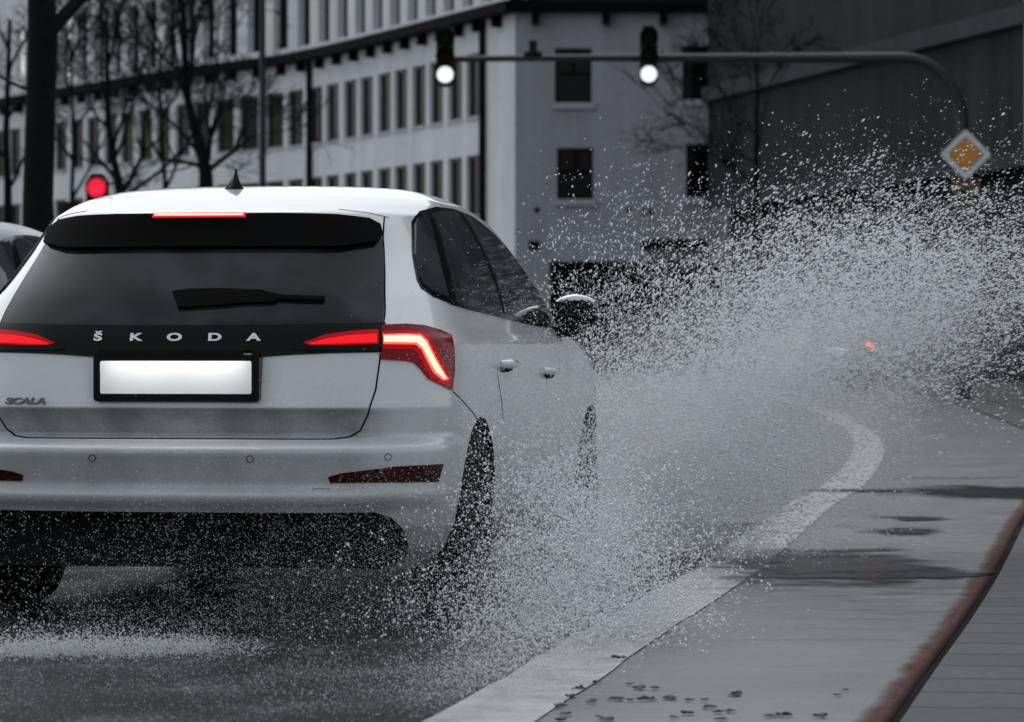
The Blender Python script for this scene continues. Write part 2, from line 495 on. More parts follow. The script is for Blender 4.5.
def put_on_shell(me, px, py, off, lift=.0):
    h, n = survey(px, py)
    n = Vector((n.x, n.y, n.z)).normalized()
    up = Vector((0, 0, 1)); up = (up - n * up.dot(n)).normalized()
    rt = up.cross(n)
    Mx = Matrix((rt, up, n)).transposed().to_4x4()
    Mx.translation = h + n * off
    me.transform(Mx)

def wheel(parent, x, y, z=.325, rad=.322, wd=.205):
    s = 1 if x > 0 else -1
    w = empty('wheel', (0, 0, 0), None, None)
    bpy.data.objects.remove(w)
    h = wd / 2
    prof = [(-h * .9, .21), (-h, .235), (-h, .27), (-h * .93, .300), (-h * .8, .314), (-h * .62, rad), (-h * .60, rad - .007), (-h * .54, rad - .007), (-h * .52, rad), (-h * .2, rad), (-h * .18, rad - .007), (-h * .10, rad - .007), (-h * .08, rad),
            (h * .08, rad), (h * .10, rad - .007), (h * .18, rad - .007), (h * .20, rad), (h * .52, rad), (h * .54, rad - .007), (h * .6, rad - .007), (h * .62, rad), (h * .8, .314), (h * .93, .300), (h, .27), (h, .235), (h * .9, .21)]
    wh = MB().lathe(prof, 'x', (x, y, z), 72).build('wheel', M['rubber'], parent, True, 30)
    rb = MB()
    rb.lathe([(s * h * .72, .218), (s * h * .86, .212), (s * h * .84, .195), (s * h * .3, .185), (s * h * .2, .05), (-s * h * .6, .2)], 'x', (x, y, z), 48)
    for k in range(5):
        Mx = Matrix.Translation((x, y, z)) @ Matrix.Rotation(2 * math.pi * k / 5, 4, 'X')
        a, b2 = sorted((s * h * .55, s * h * .82))
        rb.box((a, -.028, .03), (b2, .028, .200), Mx)
    rb.lathe([(s * h * .5, .05), (s * h * .86, .045), (s * h * .9, .03)], 'x', (x, y, z), 24)
    rb.build('rim', M['rim_metal'], wh, True, 30)
    return wh

# outlines surveyed on the right half of the rear
GLASS_SIDE = [(.801,1.363),(.86,1.385),(.95,1.405),(1.2,1.430),(1.55,1.436),(1.85,1.418),(2.1,1.365),(2.35,1.28),(2.6,1.165),(2.82,1.05),(2.90,.998),(2.5,1.0),(2.06,1.011),(1.41,1.037),(.905,1.055),(.683,1.069),(.561,1.096),(.53,1.125),(.55,1.155),(.649,1.243)]
PANE_QUARTER = [(.819,1.357),(.875,1.378),(.985,1.395),(.925,1.33),(.676,1.093),(.587,1.108),(.558,1.134),(.573,1.162),(.669,1.247)]
PANE_REAR = [(1.06,1.400),(1.30,1.418),(1.50,1.420),(1.54,1.38),(1.585,1.26),(1.61,1.165),(1.575,1.052),(.996,1.074),(.79,1.085),(.89,1.19),(.99,1.30)]
PANE_FRONT = [(1.63,1.416),(1.82,1.404),(2.07,1.352),(2.31,1.27),(2.55,1.165),(2.75,1.062),(2.80,1.016),(2.09,1.030),(1.66,1.048),(1.70,1.15),(1.67,1.27)]
LAMP = [(381.2,326),(405.5,325),(423,326.4),(439,330.8),(450.8,336.5),(452.6,349),(453,370),(450.8,390),(440.6,385),(428,379),(421,370),(414,363),(405.5,361),(381.2,359.8)]
BAR = [(382.3,336.6),(405.5,336),(419.5,337),(425.7,342),(435,361),(446,380),(440.6,381),(431,373),(424,359.8),(419.5,350),(414,345.4),(382.3,345)]
HALO = [(382,333),(406,332),(422,333),(429,339),(439,358),(450,382),(441,384),(428,377),(420.5,363),(416,353),(411,349.5),(382,349.5)]
INNER = [(303.5,343.5),(326,336.5),(352,333),(377.5,331.4),(377.5,344.8),(340,346),(310.5,346.2)]
CORE = [(383,338.4),(405,338),(418.5,339),(424,343.2),(433.5,362),(443.5,378.6),(441,379.3),(432.5,371.3),(425.5,358.5),(420.5,348.5),(414.5,343.4),(383,343)]
INNER_BAR = [(309,344.3),(330,339.6),(352,337.6),(376,336.6),(376,343.6),(340,344.8),(312,345.4)]
INNER_BASE = [(290,349),(305,341),(326,333.5),(352,330),(379,327.5),(379,352),(340,351),(300,351)]
REFLECT = [(328,477),(340,473.5),(395,466.5),(443,464),(438,482),(330,483)]

def make_car(root, paint, detail=True, body_me=None):
    if body_me is None: body_me = carved_body(paint)
    b = bpy.data.objects.new('body', body_me); COL.objects.link(b); b.parent = root
    return b

car = empty('hatchback_car', CAR_LOC, 'white five-door hatchback with lit red tail lamps driving through standing water', 'car', CAR_YAW)
car_parts = []
def P(mb, name, mat, parent=None, smooth=True, sharp=35, keep=True):
    o = mb.build(name, M[mat] if isinstance(mat, str) else mat, parent or car, smooth, sharp)
    return o

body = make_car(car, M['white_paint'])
# rear window and dark panel: half outline in metres (x, z) mirrored
rw_half = [(0, .893), (.30, .893), (.40, .900), (.52, .905), (.668, .905), (.673, .96), (.662, 1.05), (.637, 1.16), (.614, 1.25), (.598, 1.30), (.59, 1.335)]
rw = rw_half + [(0, 1.335)] 
rw_full = [(x, z) for x, z in rw_half] + [(-x, z) for x, z in reversed(rw_half[1:])]
rear_glass = P(shell_patch(rw_full, .003, .010, step=.028, rear=True), 'rear_window', 'car_glass')
low_panel = [(.672, .905), (.52, .902), (.40, .897), (.30, .890), (-.30, .890), (-.40, .897), (-.52, .902), (-.672, .905), (-.678, .955), (-.677, 1.003), (-.3, .995), (.3, .995), (.677, 1.003), (.678, .955)]
P(shell_patch(low_panel, .0055, .008, step=.028, rear=True), 'tailgate_panel', 'gloss_black')
sp_half = [(0, 1.372), (.30, 1.371), (.45, 1.367), (.545, 1.357), (.578, 1.338), (.593, 1.300), (.588, 1.278), (.56, 1.272), (.53, 1.266), (.50, 1.257), (.46, 1.254), (0, 1.254)]
sp_full = sp_half[:-1] + [(-x, z) for x, z in reversed(sp_half[1:-1])]
spoiler = P(shell_patch(sp_full, .022, .030, step=.028, rear=True), 'spoiler', 'matte_black')
bl = [(-.163, 1.3725), (.163, 1.3725), (.163, 1.3565), (-.163, 1.3565)]
P(shell_patch(bl, .027, .012, step=.03, rear=True), 'brake_light', 'light_red', spoiler)
bl = [(-.156, 1.3685), (.156, 1.3685), (.156, 1.3605), (-.156, 1.3605)]
P(shell_patch(bl, .029, .004, step=.03, rear=True), 'light_strip', 'brake_core', spoiler)

for flip in (False, True):
    trim = P(shell_patch(GLASS_SIDE, .003, .008, flip, .045, side=True), 'window_trim', 'gloss_black')
    for pn in (PANE_QUARTER, PANE_REAR, PANE_FRONT):
        P(shell_patch(pn, .008, .006, flip, .04, side=True), 'side_window', 'side_glass', trim)
    lamp = P(shell_patch(LAMP, .008, .014, flip, 3), 'tail_lamp', 'lamp_housing')
    P(shell_patch(HALO, .010, .006, flip, 2.5), 'lamp_lens', 'light_halo', lamp)
    P(shell_patch(BAR, .012, .006, flip, 2.5), 'light_bar', 'light_mid', lamp)
    P(shell_patch(CORE, .0135, .004, flip, 2.5), 'light_strip', 'light_core', lamp)
    il = P(shell_patch(INNER_BASE, .010, .012, flip, 3), 'tailgate_lamp', 'gloss_black')
    P(shell_patch(INNER, .013, .006, flip, 3), 'lamp_lens', 'light_halo', il)
    P(shell_patch(INNER_BAR, .0145, .004, flip, 2.5), 'light_strip', 'light_red', il)
    P(shell_patch(REFLECT, .003, .008, flip, 4), 'reflector', 'reflector_red')
    P(shell_line([(452, 391), (460, 398), (468, 407), (474, 414), (478, 421)], .0022, flip), 'shut_line', 'gap')
    P(shell_line([(497, 372), (499, 385), (501.5, 400), (503, 420)], .002, flip), 'shut_line', 'gap')
    # door handles
    for (hx, hy) in ((505, 364), (547, 371)):
        h, n = survey(hx, hy, flip)
        mb = MB()
        pts = [h + Vector((0, t, 0)) + n * (.028 if abs(t) < .09 else .004) for t in (-.11, -.095, -.06, 0, .06, .095, .11)]
        mb.tube(pts, [.010, .014, .016, .016, .016, .014, .010], 10)
        P(mb, 'door_handle', 'white_paint')
        q = h - Vector((0, 0, .012))
        P(MB().tube([q + Vector((0, -.07, 0)) + n * .002, q + Vector((0, .07, 0)) + n * .002], .018, 8), 'handle_recess', 'gap')

# tailgate shut line
gap = [(-.589,1.375),(-.602,1.30),(-.637,1.17),(-.666,1.05),(-.677,.96),(-.676,.88),(-.668,.78),(-.645,.70),(-.615,.645),(-.58,.622),(-.53,.6155)]
gap = gap + [(-x, z) for x, z in reversed(gap)]
P(shell_line(gap, .0032, step=.02, rear=True), 'tailgate_gap', 'gap')
P(shell_line([(-.60,1.375),(-.55,1.388),(-.45,1.40)], .0016, step=.02, rear=True), 'shut_line', 'gap')
P(shell_line([(.60,1.375),(.55,1.388),(.45,1.40)], .0016, step=.02, rear=True), 'shut_line', 'gap')

# number plate with its frame (blank)
hp, _ = survey(177, 378)
pz = .821
fr = MB()
def rbox(x0, x1, z0, z1, y0, y1, r):
    mb = MB(); pr = []
    for cx2, cz2, a0 in ((x1 - r, z1 - r, 0), (x0 + r, z1 - r, 90), (x0 + r, z0 + r, 180), (x1 - r, z0 + r, 270)):
        for k in range(5):
            a = R(a0 + k * 22.5); pr.append((cx2 + r * math.cos(a), cz2 + r * math.sin(a)))
    n = len(pr)
    mb.add([(x, y0, z) for x, z in pr] + [(x, y1, z) for x, z in pr], [tuple(range(n)), tuple(range(2 * n - 1, n - 1, -1))] + [(i, (i + 1) % n, (i + 1) % n + n, i + n) for i in range(n)])
    return mb
PX = .012
plate = P(rbox(PX - .285, PX + .285, pz - .080, pz + .082, .018, .07, .012), 'plate_holder', 'gloss_black')
P(rbox(PX - .260, PX + .260, pz - .054, pz + .056, .013, .020, .006), 'number_plate', 'plate_white', plate)

P(rbox(PX - .25, PX + .25, pz + .0625, pz + .094, -.0585, -.0525, .003).add(*(lambda m: (m.v, m.f))(rbox(PX - .25, PX + .25, pz + .0845, pz + .094, -.0522, .06, .003))), 'plate_fill_cover', 'gloss_black', plate)  # added lip that hides the fill strips from behind
for lx in (-.125, .125):
    P(MB().box((PX + lx - .118, -.050, pz + .0785), (PX + lx + .118, -.036, pz + .0825)), 'plate_fill_strip', 'plate_fill_glow', plate, False)  # added glowing strips to brighten the plate; no lamp is seen here

# lettering across the dark panel and the badge at the lower left
for ch, lx in (('\u0160', 98.5), ('K', 136), ('O', 174.8), ('D', 215), ('A', 254)):
    me = text_mesh(ch, .037, .002, 1.75, 0, .0014)
    zz = .948
    h, n = survey(lx, 341.5)
    up = Vector((0, 0, 1)); up = (up - n * up.dot(n)).normalized(); rt = up.cross(n)
    Mx = Matrix((rt, up, n)).transposed().to_4x4(); Mx.translation = h + n * .009
    me.transform(Mx)
    link('letter', me, M['chrome'], car)
me = text_mesh('SCALA', .030, .002, 1.75, .25, .0011)
put_on_shell(me, 25, 404, .004)
link('badge', me, M['dark_chrome'], car)

# rear wiper
WIP = [(173,294),(178.7,310),(205,308.5),(242,305.5),(275,304),(278,301.2),(300,302.2),(324,302.6),(325,299),(300,298),(279.5,297.2),(261,292.3),(220,291),(190,291.5)]
P(shell_patch(WIP, .016, .013, False, 5), 'rear_wiper', 'matte_black')
# parking sensors and towing eye cover
for (qx, qy, fl) in ((250, 459, False), (388, 457, False), (250, 459, True), (388, 457, True)):
    h, n = survey(qx, qy, fl)
    pts = []
    up = Vector((0, 0, 1)); rt = up.cross(n).normalized(); u2 = n.cross(rt)
    for k in range(17):
        a = 2 * math.pi * k / 16
        pts.append(h + n * .0005 + (rt * math.cos(a) + u2 * math.sin(a)) * .0115)
    P(MB().tube(pts, .0013, 5), 'parking_sensor', 'gap')
P(shell_line([(.475,.395),(.475,.452),(.53,.452),(.53,.395),(.475,.395)], .0011, step=.02, rear=True), 'tow_eye_cover', 'gap')
# roof aerial
h, n, _, _ = bvh.ray_cast(Vector((0, .90, 3)), Vector((0, 0, -1)))
fin = MB()
prof = [(-.13, 0, .035), (-.115, .012, .034), (-.06, .022, .028), (0, .035, .018), (.035, .060, .009), (.05, .066, .004)]
pr = []
vs = []
for t in range(9):
    f = t / 8
    hh = .072 * f
    y_b = .060 - .035 * f; y_f = -.11 + .135 * f ** .6
    wv = .030 * (1 - f) ** 1.9 + .006
    vs += [(h.x - wv, h.y - (y_b * .6), h.z - .004 + hh), (h.x, h.y - y_b, h.z - .004 + hh), (h.x + wv, h.y - (y_b * .6), h.z - .004 + hh), (h.x, h.y - y_f, h.z - .004 + hh)]
fs = []
for t in range(8):
    for k in range(4):
        a = t * 4 + k; b2 = t * 4 + (k + 1) % 4
        fs.append((a, b2, b2 + 4, a + 4))
fs.append((32, 33, 34, 35))
fin.add(vs, fs)
P(fin, 'roof_aerial', 'gloss_black', smooth=False)
# wing mirrors
for s in (1, -1):
    c = Vector((s * .945, 2.74, 1.065))
    mb = MB(); vs = []; fs = []
    nu, nv = 20, 14
    for i in range(nv + 1):
        th = math.pi * i / nv
        for k in range(nu):
            ph = 2 * math.pi * k / nu
            sg = lambda v, e: math.copysign(abs(v) ** e, v)
            x = .090 * sg(math.sin(th), .7) * sg(math.cos(ph), .75)
            z = .052 * sg(math.sin(th), .7) * sg(math.sin(ph), .75)
            y = .085 * sg(math.cos(th), .8)
            if y < 0: y *= .35
            vs.append(c + Vector((x, y, z - abs(x) * .12)))
    for i in range(nv):
        for k in range(nu):
            a = i * nu + k; b2 = i * nu + (k + 1) % nu
            fs.append((a, b2, b2 + nu, a + nu))
    mb.add(vs, fs)
    mi = P(mb, 'wing_mirror', 'black_plastic')
    cap = MB(); cv = [c + (v - c) * 1.07 + Vector((0, .004, .016)) for v in map(Vector, vs)]
    cf = [f for f in fs if sum((cv[i].y - c.y) for i in f) / 4 > -.030 and sum((cv[i].z - c.z) for i in f) / 4 > .045]
    cap.add(cv, cf); P(cap, 'mirror_cap', 'white_paint', mi)
    vs = [];
    for k in range(24):
        a = 2 * math.pi * k / 24
        sg = lambda v, e: math.copysign(abs(v) ** e, v)
        vs.append(c + Vector((.076 * sg(math.cos(a), .6), -.0315, .042 * sg(math.sin(a), .6) - .005)))
    P(MB().add(vs, [tuple(range(24))]), 'mirror_glass', 'gloss_black', mi, False)
    P(MB().tube([(s * .84, 2.80, .985), (s * .90, 2.79, .99), (s * .95, 2.78, 1.01)], [.03, .026, .03], 10), 'mirror_stalk', 'black_plastic', mi)
for x in (-.785, .785):
    for y in (.86, 3.50): wheel(car, x, y)
# exhaust silencer and rear axle glimpsed under the valance
P(MB().tube([(-.62, .86, .30), (.62, .86, .30)], .035, 10), 'rear_axle', 'black_plastic')
P(rbox(-.35, .35, .185, .30, .32, .62, .04), 'silencer', 'black_plastic')

# ------------------------------------------------------------------ two more cars on the road
def copy_car(loc, yaw, scale, paint, label, body_only=()):
    r = empty('passing_car', loc, label, 'car', yaw)
    r.scale = scale
    def rec(o, par):
        if o.name.split('.')[0] in ('letter', 'badge', 'rear_wiper', 'tow_eye_cover', 'parking_sensor', 'roof_aerial'): return
        c = o.copy(); COL.objects.link(c); c.parent = par
        for i, s in enumerate(c.material_slots):
            if s.material == M['white_paint']:
                s.link = 'OBJECT'; s.material = paint
        for ch in o.children: rec(ch, c)
    for ch in list(car.children): rec(ch, r)
    return r
c2 = copy_car((-3.16, 16.2, 0), R(-6), (.99, 1.0, 1.02), M['grey_paint'], 'grey car at the left edge, mostly hidden behind the white hatchback')
c3 = copy_car((6.75, 75.0, 0), R(2), (.97, .95, 1.0), M['dark_paint'], 'dark car with red tail lamp far ahead, seen through the water spray')
for ch in c3.children:
    if ch.name.startswith('spoiler'):
        for q in ch.children:
            for sl_ in q.material_slots: sl_.link = 'OBJECT'; sl_.material = M['gloss_black']

M['fog_light'] = simple('fog_light', (.5, .02, .03), .3, emit=(1, .03, .05), estr=5)
done = False
for ch in c3.children:
    if ch.name.startswith('tail_lamp') and not done:
        done = True
        for q in ch.children:
            for sl_ in q.material_slots: sl_.link = 'OBJECT'; sl_.material = M['fog_light']

# ------------------------------------------------------------------ ground
def asphalt_mat():
    m, nt, b = new_mat('asphalt')
    N, L = nt.nodes.new, nt.links.new
    tc = N('ShaderNodeTexCoord')
    big = N('ShaderNodeTexNoise'); big.inputs['Scale'].default_value = .55; big.inputs['Detail'].default_value = 5; big.inputs['Roughness'].default_value = .6
    mp = N('ShaderNodeMapping'); mp.inputs['Scale'].default_value = (1.0, 1.6, 1)
    L(tc.outputs['Object'], mp.inputs['Vector']); L(mp.outputs[0], big.inputs['Vector'])
    fine = N('ShaderNodeTexNoise'); fine.inputs['Scale'].default_value = 48; fine.inputs['Detail'].default_value = 8; fine.inputs['Roughness'].default_value = .8
    L(tc.outputs['Object'], fine.inputs['Vector'])
    rp = N('ShaderNodeValToRGB'); L(big.outputs['Fac'], rp.inputs['Fac'])
    rp.color_ramp.elements[0].position = .32; rp.color_ramp.elements[1].position = .66
    rp.color_ramp.elements[0].color = (.050, .054, .058, 1); rp.color_ramp.elements[1].color = (.090, .096, .102, 1)
    mx = N('ShaderNodeMix'); mx.data_type = 'RGBA'; mx.blend_type = 'MULTIPLY'; mx.inputs['Factor'].default_value = .6
    L(rp.outputs['Color'], mx.inputs['A'])
    mid = N('ShaderNodeTexNoise'); mid.inputs['Scale'].default_value = 5; mid.inputs['Detail'].default_value = 8; mid.inputs['Roughness'].default_value = .7
    mp2 = N('ShaderNodeMapping'); mp2.inputs['Scale'].default_value = (.55, 1.3, 1); L(tc.outputs['Object'], mp2.inputs['Vector']); L(mp2.outputs[0], mid.inputs['Vector'])
    fr2 = N('ShaderNodeValToRGB'); L(fine.outputs['Fac'], fr2.inputs['Fac'])
    fr2.color_ramp.elements[0].position = .3; fr2.color_ramp.elements[1].position = .7
    fr2.color_ramp.elements[0].color = (.4, .4, .4, 1); fr2.color_ramp.elements[1].color = (1.4, 1.4, 1.4, 1)
    L(fr2.outputs['Color'], mx.inputs['B'])
    mx3 = N('ShaderNodeMix'); mx3.data_type = 'RGBA'; mx3.blend_type = 'MULTIPLY'; mx3.inputs['Factor'].default_value = 1
    mr3 = N('ShaderNodeMapRange'); L(mid.outputs['Fac'], mr3.inputs['Value']); mr3.inputs['From Min'].default_value = .3; mr3.inputs['From Max'].default_value = .7; mr3.inputs['To Min'].default_value = .6; mr3.inputs['To Max'].default_value = 1.5
    L(mx.outputs['Result'], mx3.inputs['A']); L(mr3.outputs[0], mx3.inputs['B'])
    L(mx3.outputs['Result'], b.inputs['Base Color'])
    rr = N('ShaderNodeMapRange'); L(mid.outputs['Fac'], rr.inputs['Value'])
    rr.inputs['From Min'].default_value = .3; rr.inputs['From Max'].default_value = .7
    rr.inputs['To Min'].default_value = .24; rr.inputs['To Max'].default_value = .60; b.inputs['Specular IOR Level'].default_value = .36
    L(rr.outputs[0], b.inputs['Roughness'])
    bp = N('ShaderNodeBump'); bp.inputs['Strength'].default_value = .5; bp.inputs['Distance'].default_value = .004
    L(fine.outputs['Fac'], bp.inputs['Height']); L(bp.outputs['Normal'], b.inputs['Normal'])
    return m
M['asphalt'] = asphalt_mat()

def water_mat(name, rough, bump, scale, col=(.012, .014, .016), spec=.5):
    m, nt, b = new_mat(name)
    N, L = nt.nodes.new, nt.links.new
    tc = N('ShaderNodeTexCoord')
    n1 = N('ShaderNodeTexNoise'); n1.inputs['Scale'].default_value = scale; n1.inputs['Detail'].default_value = 6; n1.inputs['Roughness'].default_value = .7
    L(tc.outputs['Object'], n1.inputs['Vector'])
    b.inputs['Base Color'].default_value = (*col, 1)
    b.inputs['Roughness'].default_value = rough
    b.inputs['IOR'].default_value = 1.33; b.inputs['Specular IOR Level'].default_value = spec
    bp = N('ShaderNodeBump'); bp.inputs['Strength'].default_value = bump; bp.inputs['Distance'].default_value = .02
    L(n1.outputs['Fac'], bp.inputs['Height']); L(bp.outputs['Normal'], b.inputs['Normal'])
    return m
M['churned_water'] = water_mat('churned_water', .24, 1.0, 22, (.005, .006, .007), .07)
def flecks(m):
    nt = m.node_tree; N, L = nt.nodes.new, nt.links.new
    tc = N('ShaderNodeTexCoord')
    n1 = N('ShaderNodeTexNoise'); n1.inputs['Scale'].default_value = 55; n1.inputs['Detail'].default_value = 5; n1.inputs['Roughness'].default_value = .7; L(tc.outputs['Object'], n1.inputs['Vector'])
    n2 = N('ShaderNodeTexNoise'); n2.inputs['Scale'].default_value = 2.2; n2.inputs['Detail'].default_value = 5; L(tc.outputs['Object'], n2.inputs['Vector'])
    a = N('ShaderNodeMath'); a.operation = 'MULTIPLY_ADD'; L(n2.outputs['Fac'], a.inputs[0]); a.inputs[1].default_value = .55; L(n1.outputs['Fac'], a.inputs[2])
    rp = N('ShaderNodeValToRGB'); L(a.outputs[0], rp.inputs['Fac'])
    rp.color_ramp.elements[0].position = .83; rp.color_ramp.elements[0].color = (.006, .007, .008, 1)
    rp.color_ramp.elements[1].position = 1.0; rp.color_ramp.elements[1].color = (.20, .21, .22, 1)
    L(rp.outputs['Color'], nt.nodes['Principled BSDF'].inputs['Base Color'])
flecks(M['churned_water'])
M['puddle_water'] = water_mat('puddle_water', .12, .3, 22, (.006, .007, .008))
def soften(m):
    nt = m.node_tree; N, L = nt.nodes.new, nt.links.new
    uv = N('ShaderNodeUVMap'); sp = N('ShaderNodeSeparateXYZ'); L(uv.outputs[0], sp.inputs[0])
    tc = N('ShaderNodeTexCoord'); mp = N('ShaderNodeMapping'); mp.inputs['Scale'].default_value = (1.6, 2.4, 1); L(tc.outputs['Object'], mp.inputs['Vector'])
    n1 = N('ShaderNodeTexNoise'); n1.inputs['Scale'].default_value = 1.6; n1.inputs['Detail'].default_value = 9; n1.inputs['Roughness'].default_value = .7; L(mp.outputs[0], n1.inputs['Vector'])
    a = N('ShaderNodeMath'); a.operation = 'ADD'; a.operation = 'MULTIPLY_ADD'; L(n1.outputs['Fac'], a.inputs[0]); a.inputs[1].default_value = 2.4; L(sp.outputs['X'], a.inputs[2])
    mr = N('ShaderNodeMapRange'); L(a.outputs[0], mr.inputs['Value']); mr.inputs['From Min'].default_value = 1.90; mr.inputs['From Max'].default_value = 1.55
    tr = N('ShaderNodeBsdfTransparent'); mix = N('ShaderNodeMixShader')
    L(mr.outputs[0], mix.inputs[0]); L(tr.outputs[0], mix.inputs[1]); L(nt.nodes['Principled BSDF'].outputs[0], mix.inputs[2])
    L(mix.outputs[0], nt.nodes['Material Output'].inputs['Surface'])
soften(M['puddle_water'])

g = MB().add([(-600, -60, 0), (600, -60, 0), (600, 1500, 0), (-600, 1500, 0)], [(0, 1, 2, 3)]).build('road', M['asphalt'])
tag(g, kind='structure')

KERB = catmull([(-.30, 2.0), (.42, 6), (.937, 8.88), (1.206, 10.38), (1.525, 12.14), (1.96, 14.63), (2.65, 18.76), (3.14, 21.6), (4.18, 28), (4.95, 33.2), (5.42, 37.2), (6.9, 55.8), (8.0, 74), (8.2, 95), (7.0, 120), (3, 150)], .4)
LINE = catmull([(-.95, 4.0), (-.30, 7.5), (-.065, 8.95), (.12, 10.05), (.29, 11.2), (.92, 15.1), (1.70, 20.67), (2.33, 24.8), (3.25, 32.8), (3.87, 40.8), (4.5, 54), (4.75, 66), (4.7, 82), (3.4, 110)], .3)
def offset_curve(c, d):
    out = []
    for i, p in enumerate(c):
        t = c[min(i + 1, len(c) - 1)] - c[max(i - 1, 0)]
        t = t / np.linalg.norm(t)
        out.append(p + np.array([t[1], -t[0]]) * d)
    return out
def strip(c, d0, d1, z0, z1=None, jit=0):
    a = offset_curve(c, d0); b2 = offset_curve(c, d1)
    z1 = z0 if z1 is None else z1
    mb = MB(); vs = []
    for p, q in zip(a, b2):
        vs += [(p[0] + random.uniform(-jit, jit), p[1], z0), (q[0] + random.uniform(-jit, jit), q[1], z1)]
    mb.add(vs, [(2 * i, 2 * i + 1, 2 * i + 3, 2 * i + 2) for i in range(len(a) - 1)])
    return mb
def with_uv(o, c, nacross=2):
    me = o.data; uv = me.uv_layers.new(name='UVMap')
    for poly in me.polygons:
        for li in poly.loop_indices:
            vi = me.loops[li].vertex_index
            uv.data[li].uv = ((vi // 2) * .4, vi % 2)
    return o

def worn_paint():
    m, nt, b = new_mat('worn_road_paint')
    N, L = nt.nodes.new, nt.links.new
    tc = N('ShaderNodeTexCoord')
    n1 = N('ShaderNodeTexNoise'); n1.inputs['Scale'].default_value = 5; n1.inputs['Detail'].default_value = 10; n1.inputs['Roughness'].default_value = .75
    L(tc.outputs['Object'], n1.inputs['Vector'])
    rp = N('ShaderNodeValToRGB'); L(n1.outputs['Fac'], rp.inputs['Fac'])
    rp.color_ramp.elements[0].position = .36; rp.color_ramp.elements[0].color = (.10, .103, .107, 1)
    rp.color_ramp.elements[1].position = .58; rp.color_ramp.elements[1].color = (.30, .305, .31, 1)
    L(rp.outputs['Color'], b.inputs['Base Color'])
    b.inputs['Roughness'].default_value = .42
    return m
M['worn_paint'] = worn_paint()
tag(strip(LINE, -.135, .135, .004, jit=.006).build('road_marking', M['worn_paint']), kind='structure')

# red-brown grit washed against the kerb
def grit():
    m, nt, b = new_mat('red_grit')
    N, L = nt.nodes.new, nt.links.new
    tc = N('ShaderNodeTexCoord'); uv = N('ShaderNodeUVMap')
    sp = N('ShaderNodeSeparateXYZ'); L(uv.outputs[0], sp.inputs[0])
    n1 = N('ShaderNodeTexNoise'); n1.inputs['Scale'].default_value = 45; n1.inputs['Detail'].default_value = 8; n1.inputs['Roughness'].default_value = .8
    L(tc.outputs['Object'], n1.inputs['Vector'])
    n2 = N('ShaderNodeTexNoise'); n2.inputs['Scale'].default_value = 4; n2.inputs['Detail'].default_value = 4
    L(tc.outputs['Object'], n2.inputs['Vector'])
    a = N('ShaderNodeMath'); a.operation = 'ADD'; L(n1.outputs['Fac'], a.inputs[0]); L(n2.outputs['Fac'], a.inputs[1])
    s = N('ShaderNodeMath'); s.operation = 'MULTIPLY_ADD'; L(sp.outputs['Y'], s.inputs[0]); s.inputs[1].default_value = 1.5; L(a.outputs[0], s.inputs[2])
    mr = N('ShaderNodeMapRange'); L(s.outputs[0], mr.inputs['Value']); mr.inputs['From Min'].default_value = 1.36; mr.inputs['From Max'].default_value = 2.15
    tr = N('ShaderNodeBsdfTransparent'); mix = N('ShaderNodeMixShader')
    L(mr.outputs[0], mix.inputs[0]); L(tr.outputs[0], mix.inputs[1]); L(b.outputs[0], mix.inputs[2])
    out = nt.nodes.get('Material Output'); L(mix.outputs[0], out.inputs['Surface'])
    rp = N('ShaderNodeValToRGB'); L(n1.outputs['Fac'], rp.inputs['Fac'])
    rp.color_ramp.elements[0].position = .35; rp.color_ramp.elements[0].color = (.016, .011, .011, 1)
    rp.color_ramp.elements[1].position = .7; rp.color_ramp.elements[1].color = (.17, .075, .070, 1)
    kerb_shade = N('ShaderNodeMapRange'); L(sp.outputs['Y'], kerb_shade.inputs['Value']); kerb_shade.inputs['From Min'].default_value = .72; kerb_shade.inputs['From Max'].default_value = .95; kerb_shade.inputs['To Min'].default_value = 1; kerb_shade.inputs['To Max'].default_value = .12  # shadow of the kerb painted into the grit colour along its edge
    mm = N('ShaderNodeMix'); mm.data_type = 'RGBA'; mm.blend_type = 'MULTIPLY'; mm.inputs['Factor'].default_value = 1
    L(rp.outputs['Color'], mm.inputs['A']); L(kerb_shade.outputs[0], mm.inputs['B'])
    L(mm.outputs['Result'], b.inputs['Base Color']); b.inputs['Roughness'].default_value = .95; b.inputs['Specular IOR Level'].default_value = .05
    return m
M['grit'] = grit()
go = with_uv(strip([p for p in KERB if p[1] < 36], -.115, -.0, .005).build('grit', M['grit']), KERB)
tag(go, kind='stuff', label='red-brown grit and dirt washed along the foot of the kerb', cat='grit')

